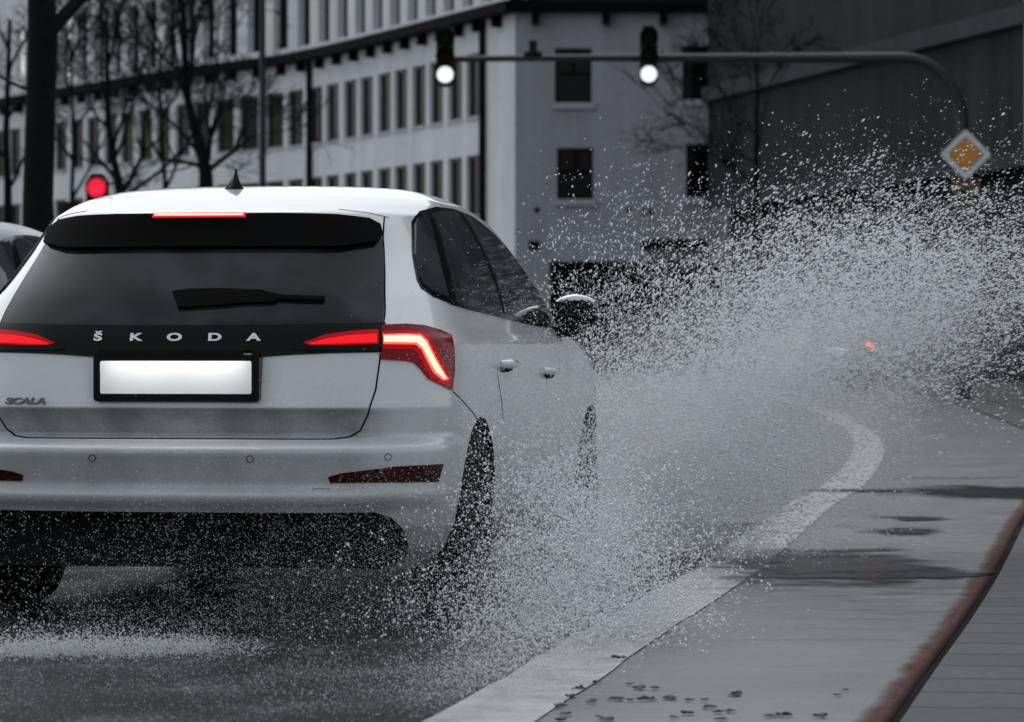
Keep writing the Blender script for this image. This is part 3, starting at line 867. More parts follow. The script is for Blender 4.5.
# kerb and pavement
def slab_mat():
    m, nt, b = new_mat('paving_slabs')
    N, L = nt.nodes.new, nt.links.new
    tc = N('ShaderNodeTexCoord')
    mp = N('ShaderNodeMapping'); mp.inputs['Rotation'].default_value = (0, 0, R(8)); mp.inputs['Location'].default_value = (30, 0, 0)
    L(tc.outputs['Object'], mp.inputs['Vector'])
    br = N('ShaderNodeTexBrick'); L(mp.outputs[0], br.inputs['Vector'])
    br.inputs['Scale'].default_value = 1; br.inputs['Brick Width'].default_value = 60; br.inputs['Row Height'].default_value = .4
    br.offset = 0; br.inputs['Mortar Size'].default_value = .020; br.inputs['Mortar Smooth'].default_value = .3; br.inputs['Bias'].default_value = 0
    br.inputs['Color1'].default_value = (.040, .044, .048, 1); br.inputs['Color2'].default_value = (.055, .060, .065, 1); br.inputs['Mortar'].default_value = (.004, .004, .004, 1)
    n1 = N('ShaderNodeTexNoise'); n1.inputs['Scale'].default_value = 40; n1.inputs['Detail'].default_value = 7; n1.inputs['Roughness'].default_value = .75
    L(tc.outputs['Object'], n1.inputs['Vector'])
    rp = N('ShaderNodeValToRGB'); L(n1.outputs['Fac'], rp.inputs['Fac'])
    rp.color_ramp.elements[0].position = .3; rp.color_ramp.elements[0].color = (.45, .45, .45, 1); rp.color_ramp.elements[1].position = .7; rp.color_ramp.elements[1].color = (1.3, 1.3, 1.3, 1)
    mx = N('ShaderNodeMix'); mx.data_type = 'RGBA'; mx.blend_type = 'MULTIPLY'; mx.inputs['Factor'].default_value = .8
    L(br.outputs['Color'], mx.inputs['A']); L(rp.outputs['Color'], mx.inputs['B']); L(mx.outputs['Result'], b.inputs['Base Color'])
    b.inputs['Roughness'].default_value = .6; b.inputs['Specular IOR Level'].default_value = .2
    bp = N('ShaderNodeBump'); bp.inputs['Strength'].default_value = .6; bp.inputs['Distance'].default_value = .006; 
    L(n1.outputs['Fac'], bp.inputs['Height']); L(bp.outputs['Normal'], b.inputs['Normal'])
    return m
M['slabs'] = slab_mat()
M['kerb_stone'] = simple('kerb_stone', (.010, .008, .008), .95, spec=.04, var=.5, vscale=20, bump=.4)  # stone coloured dark to paint the shadow line along the kerb
kb = strip(KERB, 0, .008, .0, .011, jit=.003)
k2 = strip(KERB, .008, .026, .011, .010)
kb.add(k2.v, k2.f)
tag(kb.build('kerb', M['kerb_stone']), kind='structure')
tag(strip(KERB, .026, 9.0, .010, .010).build('pavement', M['slabs']), kind='structure')
M['verge'] = simple('verge', (.022, .024, .024), .9, var=.6, vscale=6, bump=.5)
tag(strip(KERB[60:], .6, 14.0, .015, .015).build('verge', M['verge']), kind='structure')

def blob(cx, cy, rx, ry, z, n=60, jag=.25, seed=0, rot=0):
    r = random.Random(seed); ph = [r.uniform(0, 6.28) for _ in range(6)]; am = [r.uniform(.3, 1) for _ in range(6)]
    vs = [(cx, cy, z)]
    for k in range(n):
        a = 2 * math.pi * k / n
        q = 1 + jag * sum(am[j] * math.sin((j + 2) * a + ph[j]) / (j + 1.5) for j in range(6))
        x, y = rx * q * math.cos(a), ry * q * math.sin(a)
        vs.append((cx + x * math.cos(rot) - y * math.sin(rot), cy + x * math.sin(rot) + y * math.cos(rot), z))
    return MB().add(vs, [(0, 1 + k, 1 + (k + 1) % n) for k in range(n)])
for i, (x, y, rx, ry, jg) in enumerate([(1.36, 15.1, .46, 1.45, .35), (1.72, 14.55, .22, .32, .3), (3.02, 22.6, .62, 1.1, .3), (1.95, 17.9, .22, .35, .4), (2.15, 19.2, .18, .25, .4), (2.2, 22.9, .35, .35, .3)]):
    mb = blob(x, y, rx * 1.5, ry * 1.45, .0046 + i * .0004, jag=jg * .5, seed=i + 3)
    po = mb.build('puddle', M['puddle_water'])
    uvl = po.data.uv_layers.new(name='UVMap')
    for lp_ in po.data.loops: uvl.data[lp_.index].uv = (0 if lp_.vertex_index == 0 else 1, 0)
    tag(po, kind='structure')
M['crack'] = simple('crack', (.010, .010, .011), .5)
for (pa, pb, yy, w_) in ((878, 1024, 478.5, .10), (600, 700, 602, .012), (838, 905, 491.5, .05), (690, 960, 640, .010)):
    mb = MB(); vs = []
    Yg = F_PX * CAM_H / (yy - HOR); r_ = random.Random(int(yy))
    for k in range(25):
        x = ((pa + (pb - pa) * k / 24) - CX) / F_PX * Yg
        yo = r_.gauss(0, w_ * .35); ww = w_ * (1 - abs(k / 12 - 1) ** 3) * r_.uniform(.5, 1.2)
        vs += [(x, Yg + yo, .0042), (x, Yg + yo + ww, .0042)]
    mb.add(vs, [(2 * i, 2 * i + 2, 2 * i + 3, 2 * i + 1) for i in range(24)])
    tag(mb.build('road_crack', M['crack']), kind='structure')
# the sheet of standing water the car ploughs through, left of the edge line
wl = offset_curve(LINE, -.10)
vs = []
for i, p in enumerate(wl):
    j = -.03 + .02 * math.sin(p[1] * 2.1) + .02 * math.sin(p[1] * 5.3 + 1)
    vs.append((p[0] + j, p[1], .0036)); vs.append((-9, p[1] + 1.2, .0036))
n = len([p for p in wl if p[1] < 19])
vs = vs[:2 * n]
w = MB().add(vs, [(2 * i, 2 * i + 2, 2 * i + 3, 2 * i + 1) for i in range(n - 1)]).build('standing_water', M['churned_water'])
tag(w, kind='structure')

# clumps of wet dirt and leaf litter by the line
M['mud'] = simple('mud', (.012, .011, .011), .6, var=.5, vscale=50, bump=.5)
def clump(seed):
    r = random.Random(seed)
    bm = bmesh.new()
    bmesh.ops.create_icosphere(bm, subdivisions=3, radius=1)
    k = [(Vector((r.gauss(0, 1), r.gauss(0, 1), r.gauss(0, .4))) * 2.6, r.uniform(0, 6.28), r.uniform(.1, .36)) for _ in range(14)]
    for v in bm.verts:
        q = 1 + sum(a * math.sin(d.dot(v.co) + p) for d, p, a in k)
        v.co = Vector((v.co.x * q * .021, v.co.y * q * .016, max(v.co.z * q * .006, -.002)))
    me = bpy.data.meshes.new('dirt_clump'); bm.to_mesh(me); bm.free(); me.materials.append(M['mud'])
    return me
clumps = [clump(s) for s in range(5)]
def ground(px, py):
    Y = F_PX * CAM_H / (py - HOR)
    return ((px - CX) / F_PX * Y, Y)
spots = [(630,686),(640,690),(597,684),(594,702),(590,704),(618,701),(630,702),(640,701),(648,701),(672,700),(690,702),(705,702),(736,695),(735,696),(620,659),(708,709),(688,715),(718,714),(599,719),(605,721),(570,698),(565,716),(820,718),(782,717),(770,718),(838,697),(845,692),(560,708),(730,713),(675,719),(721,721),(560,722),(655,690),(579,690)]
for i, (px, py) in enumerate(spots):
    x, y = ground(px, py)
    o = bpy.data.objects.new('dirt_clump', clumps[i % 5]); COL.objects.link(o)
    o.location = (x, y, .006); o.rotation_euler = (0, 0, random.uniform(0, 6.28)); s = random.uniform(.3, .8); o.scale = (s, s, s)
    tag(o, 'small dark clump of wet dirt lying on the road beside the white line', 'dirt clump', 'dirt clumps on the road')

# ------------------------------------------------------------------ pale building with the curved front
PLAN = [(.1, 120), (-7.7, 140), (-13.6, 149.5), (-26, 172), (-34, 186)]
plan = catmull(PLAN, .5)
cum = [0]
for a, b2 in zip(plan[:-1], plan[1:]): cum.append(cum[-1] + float(np.linalg.norm(b2 - a)))
TMAX = cum[-1]
def fac_left(t, d, z):
    i = min(max(int(np.searchsorted(cum, t)) - 1, 0), len(plan) - 2)
    a, b2 = plan[i], plan[i + 1]; u = (t - cum[i]) / max(cum[i + 1] - cum[i], 1e-6)
    p = a + (b2 - a) * u
    tn = (b2 - a) / np.linalg.norm(b2 - a)
    nin = np.array([-tn[1], tn[0]]) * -1      # pointing into the building
    q = p + nin * d
    return Vector((q[0], q[1], z))
def fac_right(t, d, z):
    return Vector((.1 + t, 120 + d, z))
def facade(fn, tb, z0, z1, holes, depth):
    """wall sheet with real openings and their reveals"""
    ts = sorted(set(tb + [h[0] for h in holes] + [h[1] for h in holes]))
    zz = sorted(set([z0, z1] + [h[2] for h in holes] + [h[3] for h in holes]))
    mb = MB()
    for a, b2 in zip(ts[:-1], ts[1:]):
        for c, d in zip(zz[:-1], zz[1:]):
            tm, zm = (a + b2) / 2, (c + d) / 2
            if any(h[0] < tm < h[1] and h[2] < zm < h[3] for h in holes): continue
            mb.add([fn(a, 0, c), fn(b2, 0, c), fn(b2, 0, d), fn(a, 0, d)], [(0, 1, 2, 3)])
    for h in holes:
        p = [fn(h[0], 0, h[2]), fn(h[1], 0, h[2]), fn(h[1], 0, h[3]), fn(h[0], 0, h[3])]
        q = [fn(h[0], depth, h[2]), fn(h[1], depth, h[2]), fn(h[1], depth, h[3]), fn(h[0], depth, h[3])]
        for i in range(4):
            j = (i + 1) % 4
            mb.add([p[i], p[j], q[j], q[i]], [(0, 1, 2, 3)])
    return mb
def solid(fn, t0, t1, d0, d1, z0, z1, mb=None, seg=1):
    mb = mb or MB()
    for k in range(seg):
        a = t0 + (t1 - t0) * k / seg; b2 = t0 + (t1 - t0) * (k + 1) / seg
        mb.add([fn(a, d0, z0), fn(b2, d0, z0), fn(b2, d1, z0), fn(a, d1, z0), fn(a, d0, z1), fn(b2, d0, z1), fn(b2, d1, z1), fn(a, d1, z1)],
               [(0, 3, 2, 1), (4, 5, 6, 7), (0, 1, 5, 4), (1, 2, 6, 5), (2, 3, 7, 6), (3, 0, 4, 7)])
    return mb
BO = Vector((0, 120, 0))
bld = empty('office_building', BO, 'pale multi-storey building with curved window front and shaded grey end wall', 'building')
def B(mb, name, mat, parent=None, smooth=False):
    return mb.build(name, M[mat], parent or bld, smooth, 40, off=BO)
holes = []
t = 3.35
pair = 0
while t < TMAX - 3:
    for wt in (0, 1.85):
        for (a, b2) in ((8.75, 10.95), (5.35, 7.45), (1.9, 4.0)):
            holes.append((t + wt, t + wt + 1.45, a, b2))
    t += 3.85
tb = list(np.linspace(0, TMAX, 70))
B(facade(fac_left, tb, 0, 12.0, holes, .20), 'wall', 'pale_plaster')
for h in holes:
    if h[2] < 3 : continue
    fr = MB()
    solid(fac_left, h[0], h[1], .12, .19, h[2], h[2] + .09, fr); solid(fac_left, h[0], h[1], .12, .19, h[3] - .09, h[3], fr)
    solid(fac_left, h[0], h[0] + .08, .12, .19, h[2] + .09, h[3] - .09, fr); solid(fac_left, h[1] - .08, h[1], .12, .19, h[2] + .09, h[3] - .09, fr)
    wo = B(fr, 'window', 'frame_grey')
    B(MB().add([fac_left(h[0], .17, h[2]), fac_left(h[1], .17, h[2]), fac_left(h[1], .17, h[3]), fac_left(h[0], .17, h[3])], [(0, 1, 2, 3)]), 'pane', 'window_glass', wo)
    B(solid(fac_left, h[0] - .02, h[1] + .02, -.06, .10, h[2] - .08, h[2] + .012), 'sill', 'sill', wo)
# lower storeys' openings get glass too
for h in holes:
    if h[2] < 3: B(MB().add([fac_left(h[0], .17, h[2]), fac_left(h[1], .17, h[2]), fac_left(h[1], .17, h[3]), fac_left(h[0], .17, h[3])], [(0, 1, 2, 3)]), 'ground_floor_pane', 'window_glass')
# ledge with its brackets, and the set-back top storey of tall piers
lg = solid(fac_left, -.55, TMAX, -.55, .8, 12.0, 12.36, seg=60)
B(lg, 'ledge', 'dark_trim')
t = 1.2
while t < TMAX - 1:
    B(solid(fac_left, t, t + .25, -.32, -.002, 11.62, 12.0), 'bracket', 'dark_trim'); t += 1.92
top_h = []
t = 1.6
while t < TMAX - 2:
    top_h.append((t, t + 1.12, 12.75, 15.6)); t += 1.95
B(facade(lambda a, d, z: fac_left(a, d + .5, z), tb, 12.5, 17.5, top_h, .34), 'upper_wall', 'pale_plaster')
for h in top_h:
    if h[0] > 45: break
    B(MB().add([fac_left(h[0], 0.80, h[2]), fac_left(h[1], 0.80, h[2]), fac_left(h[1], 0.80, h[3]), fac_left(h[0], 0.80, h[3])], [(0, 1, 2, 3)]), 'upper_pane', 'window_glass')
B(MB().tube([fac_left(2.85, -.12, 0), fac_left(2.85, -.12, 12.0)], .11, 8), 'downpipe', 'dark_trim')
B(MB().tube([fac_left(21.7, -.12, 0), fac_left(21.7, -.12, 12.0)], .11, 8), 'downpipe', 'dark_trim')
# end wall
rh = [(1.33, 2.55, 9.0, 10.82), (1.40, 2.60, 5.78, 7.5), (5.58, 6.55, 9.1, 10.9), (5.70, 6.62, 5.85, 7.62), (1.15, 6.9, .0, 3.72)]
B(facade(fac_right, [0, 7.6], 0, 12.0, rh, .3), 'end_wall', 'shaded_plaster')
for h in rh[:4]:
    fr = MB()
    zm = (h[2] + h[3]) / 2 + .05
    solid(fac_right, h[0], h[1], .16, .24, zm, zm + .07, fr)
    solid(fac_right, (h[0] + h[1]) / 2 - .03, (h[0] + h[1]) / 2 + .03, .16, .24, zm + .07, h[3], fr)
    for (a, b2) in ((h[0], h[0] + .07), (h[1] - .07, h[1])): solid(fac_right, a, b2, .16, .24, h[2], h[3], fr)
    wo = B(fr, 'window', 'dark_trim')
    B(MB().add([fac_right(h[0], .22, h[2]), fac_right(h[1], .22, h[2]), fac_right(h[1], .22, h[3]), fac_right(h[0], .22, h[3])], [(0, 1, 2, 3)]), 'pane', 'dark_pane', wo)
    B(solid(fac_right, h[0] - .08, h[1] + .1, -.12, .14, h[2] - .2, h[2] + .004), 'sill', 'sill', wo)
h = rh[4]
B(solid(fac_right, h[0], h[1], .26, .34, 0, h[3]), 'gate', 'dark_trim')
B(solid(fac_right, -.35, 7.0, -.5, .6, 12.003, 12.33), 'cornice', 'dark_trim')
B(solid(fac_right, -.2, 7.6, .55, 9, 12.0, 17.5), 'attic', 'dark_concrete')
for (a, z) in ((.65, 5.35), (3.7, 5.35), (4.2, 5.3), (4.45, 5.3)): B(solid(fac_right, a, a + .16, -.03, .05, z, z + .16), 'wall_vent', 'dark_trim')
B(solid(fac_right, .45, .8, -.04, .05, 4.1, 4.4), 'meter_box', 'dark_trim')
B(solid(fac_right, 4.2, 6.3, -1.3, -.002, 4.15, 4.42), 'door_canopy', 'dark_trim')
for a in (.55, 2.9, 4.8, 6.4): B(solid(fac_right, a, a + .25, -.6, -.002, 11.6, 12.0), 'bracket', 'dark_trim')

# ------------------------------------------------------------------ dark concrete building along the right of the road
dirw = np.array([.2214, -1.0]); dirw /= np.linalg.norm(dirw)
def fac_dark(t, d, z):
    p = np.array([6.26, 115.0]) + dirw * t + np.array([-dirw[1], dirw[0]]) * d
    return Vector((p[0], p[1], z))
DO = Vector((6.26, 115, 0))
dk = empty('concrete_building', DO, 'dark concrete building with a slanting ledge and recessed ground floor', 'building')
def D(mb, name, mat, parent=None): return mb.build(name, M[mat], parent or dk, False, None, off=DO)
D(solid(fac_dark, 0, 75, 0, 12, 5.6, 24), 'upper_wall', 'dark_concrete')
D(solid(fac_dark, .02, 75, -.22, -.003, 8.68, 9.16), 'ledge', 'band_concrete')
D(solid(fac_dark, .02, 75, -.15, -.003, 5.25, 5.62), 'lower_ledge', 'band_concrete')
D(solid(fac_dark, .02, 75, .7, 11.9, 0, 5.6), 'recessed_wall', 'dark_concrete')
D(solid(fac_dark, 29.0, 29.5, -.2, -.003, 5.63, 23), 'edge_strip', 'sill')

# ------------------------------------------------------------------ traffic signal mast
MY = 60.0
def mz(py): return CAM_H + (HOR - py) * MY / F_PX
def mx(px): return (px - CX) * MY / F_PX
mast = empty('signal_mast', (mx(963), MY, 0), 'tall grey mast with a long curved arm carrying two signal heads over the road', 'signal mast')
def K(mb, name, mat, parent=mast, smooth=True): return mb.build(name, M[mat], parent, smooth, 40, off=(mx(963), MY, 0))
za = mz(58)
K(MB().tube([(mx(963), MY, 0), (mx(963), MY, 1.2), (mx(963), MY, mz(128))], [.13, .115, .10], 14), 'pole', 'mast_paint')
arc = [(mx(963), MY, mz(128))]
for k in range(1, 10):
    a = R(90 * k / 9); arc.append((mx(903) + (mx(963) - mx(903)) * math.cos(a), MY, mz(128) + (za - mz(128)) * math.sin(a)))
arc += [(mx(760), MY, za), (mx(560), MY, za), (mx(440), MY, za - .02)]
K(MB().tube(arc, [.095] * 10 + [.078, .055, .05], 14), 'arm', 'mast_paint')
K(MB().box((mx(529), MY - .15, za + .05), (mx(537), MY + .1, za + .28)).box((mx(524), MY - .06, za + .03), (mx(542), MY + .06, za + .10)), 'detector', 'signal_black', smooth=False)

def signal_head(name, x, y, zc_lit, lit, lens, label, group, r=.15, order=(0, 1, 2), backing=False, arrow=False):
    """three-lens head; the lit lens at index lit (0 = bottom)"""
    pitch = r * 2 + .02
    zb = zc_lit - lit * pitch
    o = empty(name, (x, y, zb - r - .05), label, 'traffic light', 0, group)
    off = (x, y, zb - r - .05)
    hw = r + .006
    mb = MB(); pr = []
    z0, z1 = zb - r - .05, zb + 2 * pitch + r + .05
    pr = [(-hw, z0 + .08), (-hw * .55, z0), (hw * .55, z0), (hw, z0 + .08), (hw, z1 - .10), (hw * .5, z1), (-hw * .5, z1), (-hw, z1 - .10)]
    nn = len(pr)
    mb.add([(x + a, y - .10, z) for a, z in pr] + [(x + a, y + .14, z) for a, z in pr], [tuple(range(nn)), tuple(range(2 * nn - 1, nn - 1, -1))] + [(i, (i + 1) % nn, (i + 1) % nn + nn, i + nn) for i in range(nn)])
    mb.build('housing', M['signal_black'], o, False, None, off=off)
    for k in range(3):
        zc = zb + k * pitch
        lm = MB().lathe([(-.104, r * .02), (-.125, r * .6), (-.116, r * .93), (-.102, r * .97)], 'y', (x, y, zc), 28)
        lm.build('lens', M[lens] if k == lit else M['lens_dark'], o, True, 60, off=off)
        vis = MB(); vs = []; ns = 18
        for s_ in range(ns + 1):
            a = R(-20 + 220 * s_ / ns)
            for yy, rr2 in ((-.101, r + .012), (-.101 - r * (.85 if 0 < s_ < ns else .3), r + .004)):
                for q in (0, .008): vs.append((x + (rr2 + q) * math.cos(a), y + yy, zc + (rr2 + q) * math.sin(a)))
        fs = []
        for s_ in range(ns):
            a0, b0 = s_ * 4, (s_ + 1) * 4
            fs += [(a0, b0, b0 + 2, a0 + 2), (a0 + 1, a0 + 3, b0 + 3, b0 + 1), (a0 + 2, b0 + 2, b0 + 3, a0 + 3), (a0, a0 + 1, b0 + 1, b0)]
        vis.add(vs, fs)
        vis.build('visor', M['signal_black'], o, True, 40, off=off)
    return o
signal_head('traffic_light', mx(445.5), MY - .22, mz(76), 0, 'lens_white', 'black signal head with white lit lens at the free tip of the mast arm', 'signal heads over the road', r=.142)
signal_head('traffic_light', mx(648), MY - .22, mz(75.5), 0, 'lens_white', 'black signal head with white lit lens hung midway along the mast arm', 'signal heads over the road', r=.142)
signal_head('traffic_light', mx(960), MY - .27, mz(226), 0, 'lens_dark', 'unlit black signal head fixed to the mast below the yellow diamond sign', 'signal heads over the road', r=.10)

def diamond(c, hd, y0, y1, rnd=.05):
    pr = []
    for a0 in (0, 90, 180, 270):
        tip = Vector((math.cos(R(a0)), math.sin(R(a0)))) * hd
        for k in (-1, -.5, 0, .5, 1):
            a = R(a0 + 45 * k)
            pr.append(tip * (1 - rnd * 1.414 / hd) + Vector((math.cos(a), math.sin(a))) * rnd)
    n = len(pr)
    return MB().add([(c[0] + p.x, y0, c[1] + p.y) for p in pr] + [(c[0] + p.x, y1, c[1] + p.y) for p in pr],
        [tuple(range(n)), tuple(range(2 * n - 1, n - 1, -1))] + [(i, (i + 1) % n, (i + 1) % n + n, i + n) for i in range(n)])
sx, sz = mx(964.5), mz(155)
so = (sx, MY - .12, sz)
sg = empty('road_sign', so, 'white-edged diamond road sign with orange centre on the signal mast', 'road sign')
diamond((sx, sz), .43, MY - .14, MY - .125).build('sign_plate', M['sign_white'], sg, False, None, off=so)
diamond((sx, sz), .285, MY - .146, MY - .1405, .03).build('sign_centre', M['sign_orange'], sg, False, None, off=so)
diamond((sx, sz), .30, MY - .1435, MY - .1402, .03).build('sign_outline', M['signal_black'], sg, False, None, off=so)
MB().tube([(sx, MY - .126, sz), (sx, MY - .02, sz)], .04, 8).build('bracket', M['mast_paint'], sg, True, 40, off=so)
so2 = (mx(966), MY - .13, mz(190))
ap = empty('plate_sign', so2, 'small dull orange plate on the mast just below the diamond sign', 'sign')
MB().box((mx(953), MY - .14, mz(197)), (mx(979), MY - .12, mz(182))).build('plate', M['amber'], ap, False, None, off=so2)
MB().tube([(mx(964), MY - .121, mz(190)), (mx(964), MY - .02, mz(190))], .03, 8).build('bracket', M['mast_paint'], ap, True, 40, off=so2)

# red signal at the left, on its own post
RY = 45.0
rx_ = (97.5 - CX) * RY / F_PX; rz_ = CAM_H + (HOR - 188) * RY / F_PX
signal_head('traffic_light', rx_, RY, rz_, 2, 'lens_red', 'signal head showing a red light above the white car roof, left of the bare trees', None, r=.125)
ps = empty('signal_post', (rx_, RY + .2, 0), 'grey post behind the red light with a small box at its side', 'post')
MB().tube([(rx_, RY + .2, 0), (rx_, RY + .2, rz_ + .1)], .06, 10).build('post', M['mast_paint'], ps, True, 40, off=(rx_, RY + .2, 0))
bx_ = (67 - CX) * RY / F_PX; bz_ = CAM_H + (HOR - 208) * RY / F_PX
MB().box((bx_ - .07, RY + .08, bz_ - .2), (bx_ + .07, RY + .22, bz_ + .08)).box((bx_, RY + .16, bz_ - .06), (rx_, RY + .2, bz_ - .02)).build('signal_box', M['signal_black'], ps, False, None, off=(rx_, RY + .2, 0))

# street lamp post between the trees
lx = (262.5 - CX) * 78 / F_PX
lp = empty('lamp_post', (lx, 78, 0), 'tall slim dark lamp post standing before the pale building', 'lamp post')
MB().tube([(lx, 78, 0), (lx, 78, 9.5)], [.085, .06], 10).build('post', M['mast_paint'], lp, True, 40, off=(lx, 78, 0))
MB().tube([(lx, 78, 9.5), (lx + .3, 77.6, 10), (lx + 1.2, 77, 10.2)], [.05, .05, .04], 8).build('lamp_arm', M['mast_paint'], lp, True, 40, off=(lx, 78, 0))

# ------------------------------------------------------------------ bare trees
def grow(mb, p, d, length, rad, depth, r, droop=.12, spread=.55, minr=.006, up=.25):
    n = 5; pts = [p]; rads = [rad]; q = p.copy(); dd = d.normalized()
    for k in range(n):
        dd = (dd + Vector((r.gauss(0, droop), r.gauss(0, droop), r.gauss(0, droop) + up * .12))).normalized()
        q = q + dd * length / n
        pts.append(q.copy()); rads.append(rad * (1 - .55 * (k + 1) / n))
    mb.tube(pts, rads, 6 if rad > .03 else 4, caps=False)
    if depth <= 0: return
    kids = r.randint(3, 4) if depth > 3 else r.randint(2, 4)
    for j in range(kids):
        i = r.randint(2, n) if j else n
        pd = (pts[i] - pts[i - 1]).normalized()
        ax = pd.orthogonal().normalized(); ax = Quaternion(pd, r.uniform(0, 6.28)) @ ax
        nd = (pd * math.cos(spread * r.uniform(.6, 1.4)) + ax * math.sin(spread * r.uniform(.6, 1.4)))
        grow(mb, pts[i], nd, length * r.uniform(.55, .8), max(rads[i] * r.uniform(.55, .8), minr), depth - 1, r, droop, spread, minr, up)
def bare_tree(loc, label, trunk, limbs, depth, seed, minr=.008, spread=.55, up=.25):
    o = empty('bare_tree', loc, label, 'tree', 0, 'bare trees along the street')
    r = random.Random(seed)
    pts = [Vector(p) for p, _ in trunk]
    MB().tube(pts, [q for _, q in trunk], 12).build('trunk', M['bark'], o, True, 50)
    mb = MB()
    for (p, d, ln, rd) in limbs:
        grow(mb, Vector(p), Vector(d), ln, rd, depth, r, .12, spread, minr, up)
    mb.build('crown', M['twig'], o, False)
    return o
# thick trunk at the left edge, Y = 35
sc35 = 35 / F_PX
bx = (40 - CX) * sc35
def at35(px, py): return (((px - CX) * sc35) - bx, 0, CAM_H + (HOR - py) * sc35)
bare_tree((bx, 35, 0), 'thick dark tree trunk forking near the upper left corner',
    [((0, 0, 0), .21), ((.0, 0, 1.2), .19), (at35(38, 200), .15), (at35(41, 100), .145), (at35(43, 40), .15), (at35(42, 0), .14), (at35(40, -60), .13)],
    [(at35(48, 35), (.55, .1, .8), 1.6, .08), (at35(41, -40), (-.2, .1, 1), 1.8, .10), (at35(40, -50), (.3, 0, 1), 1.8, .09), (at35(28, 90), (-.9, .3, .15), 1.1, .02)], 3, 3)
def tree_at(px, Y, label, trunk_px, limbs_px, depth, seed, rad, minr, spread=.55, up=.25):
    s = Y / F_PX; x0 = (px - CX) * s
    f = lambda a, b2: ((a - CX) * s - x0, 0, CAM_H + (HOR - b2) * s)
    tr = [((0, 0, 0), rad * 1.3)] + [(f(a, b2), w * s) for a, b2, w in trunk_px]
    lb = []
    for (a, b2, c, d, w, dy) in limbs_px:
        p, q = Vector(f(a, b2)), Vector(f(c, d)); q.y = dy
        lb.append((p, q - p, (q - p).length, w * s))
    return bare_tree((x0, Y, 0), label, tr, lb, depth, seed, minr, spread, up)
tree_at(206, 85, 'dark bare tree forking low behind the white car roof',
    [(206, 200, 8), (206, 175, 7), (203, 158, 6), (195, 130, 5), (188, 100, 4), (185, 60, 3.5), (183, 10, 3)],
    [(207, 172, 255, 136, 3.2, .2), (203, 168, 165, 145, 2.6, -.2), (208, 160, 220, 105, 3.4, .3), (190, 110, 160, 40, 2.4, .2), (187, 90, 215, 30, 2.6, -.3), (185, 60, 165, 5, 2, .2), (184, 40, 205, -20, 2, 0), (183, 10, 180, -60, 2.4, 0), (204, 160, 150, 90, 2.4, .3), (196, 130, 240, 60, 2.2, .4), (186, 75, 130, 40, 2, -.4)], 5, 8, .2, .010)
tree_at(122, 92, 'bare tree with several slender stems left of the forked tree',
    [(122, 215, 6), (120, 190, 5), (114, 160, 3.6), (108, 120, 3), (107, 60, 2.6), (107, 10, 2)],
    [(121, 195, 160, 130, 3, .2), (120, 185, 72, 150, 2.6, .2), (121, 200, 185, 160, 2.6, -.2), (112, 150, 140, 80, 2.2, .2), (108, 110, 85, 50, 2, 0), (107, 70, 130, 10, 2, .2), (107, 40, 90, -10, 2, .1), (114, 160, 170, 70, 2.2, -.3), (110, 130, 75, 100, 2, .4)], 5, 15, .16, .010)
tree_at(165, 104, 'twiggy bare tree between the forked tree and the slender stems',
    [(165, 220, 2.6), (165, 180, 2.2), (162, 140, 1.9), (160, 90, 1.6), (160, 40, 1.2)],
    [(165, 190, 200, 140, 2, .2), (163, 160, 130, 110, 2, 0), (161, 120, 195, 60, 1.8, .2), (160, 95, 130, 40, 1.8, 0), (160, 60, 185, 0, 1.8, 0), (160, 45, 140, -20, 1.6, 0)], 5, 44, .07, .008)
tree_at(72, 108, 'twiggy bare tree rising close behind the thick trunk',
    [(72, 240, 2.6), (72, 190, 2.2), (74, 140, 1.9), (72, 90, 1.6), (70, 40, 1.2)],
    [(72, 200, 100, 150, 2, .2), (73, 160, 40, 110, 2, 0), (73, 130, 105, 80, 1.8, .2), (72, 95, 45, 40, 1.8, 0), (71, 60, 100, 10, 1.8, 0), (70, 45, 60, -20, 1.6, 0)], 5, 51, .07, .008)
tree_at(8, 95, 'bare tree with fine twigs at the far left edge beside the trunk',
    [(8, 240, 5), (8, 190, 4), (6, 140, 3.4), (8, 80, 2.6), (10, 20, 2)],
    [(8, 190, 34, 130, 2.4, .2), (7, 160, -25, 110, 2.4, 0), (7, 120, 28, 60, 2, .2), (8, 80, 20, 10, 2, 0), (9, 50, -15, 0, 2, 0)], 4, 21, .14, .010)
tree_at(757, 98, 'slender leafless tree in front of the dark concrete building',
    [(757, 300, 3), (757, 215, 2.6), (756, 150, 2.2), (757, 95, 1.7), (757, 50, 1.1)],
    [(757, 190, 718, 140, 1.3, .2), (757, 150, 775, 95, 1.2, -.1), (757, 165, 700, 125, 1.1, 0), (756, 120, 725, 70, 1.0, .2), (757, 100, 782, 60, .9, 0), (757, 75, 742, 30, .8, 0), (757, 60, 765, 10, .9, 0), (757, 210, 725, 180, 1.0, .1), (757, 135, 720, 100, 1.2, .1), (756, 180, 700, 165, 1.1, 0)], 4, 33, .10, .015, .6)

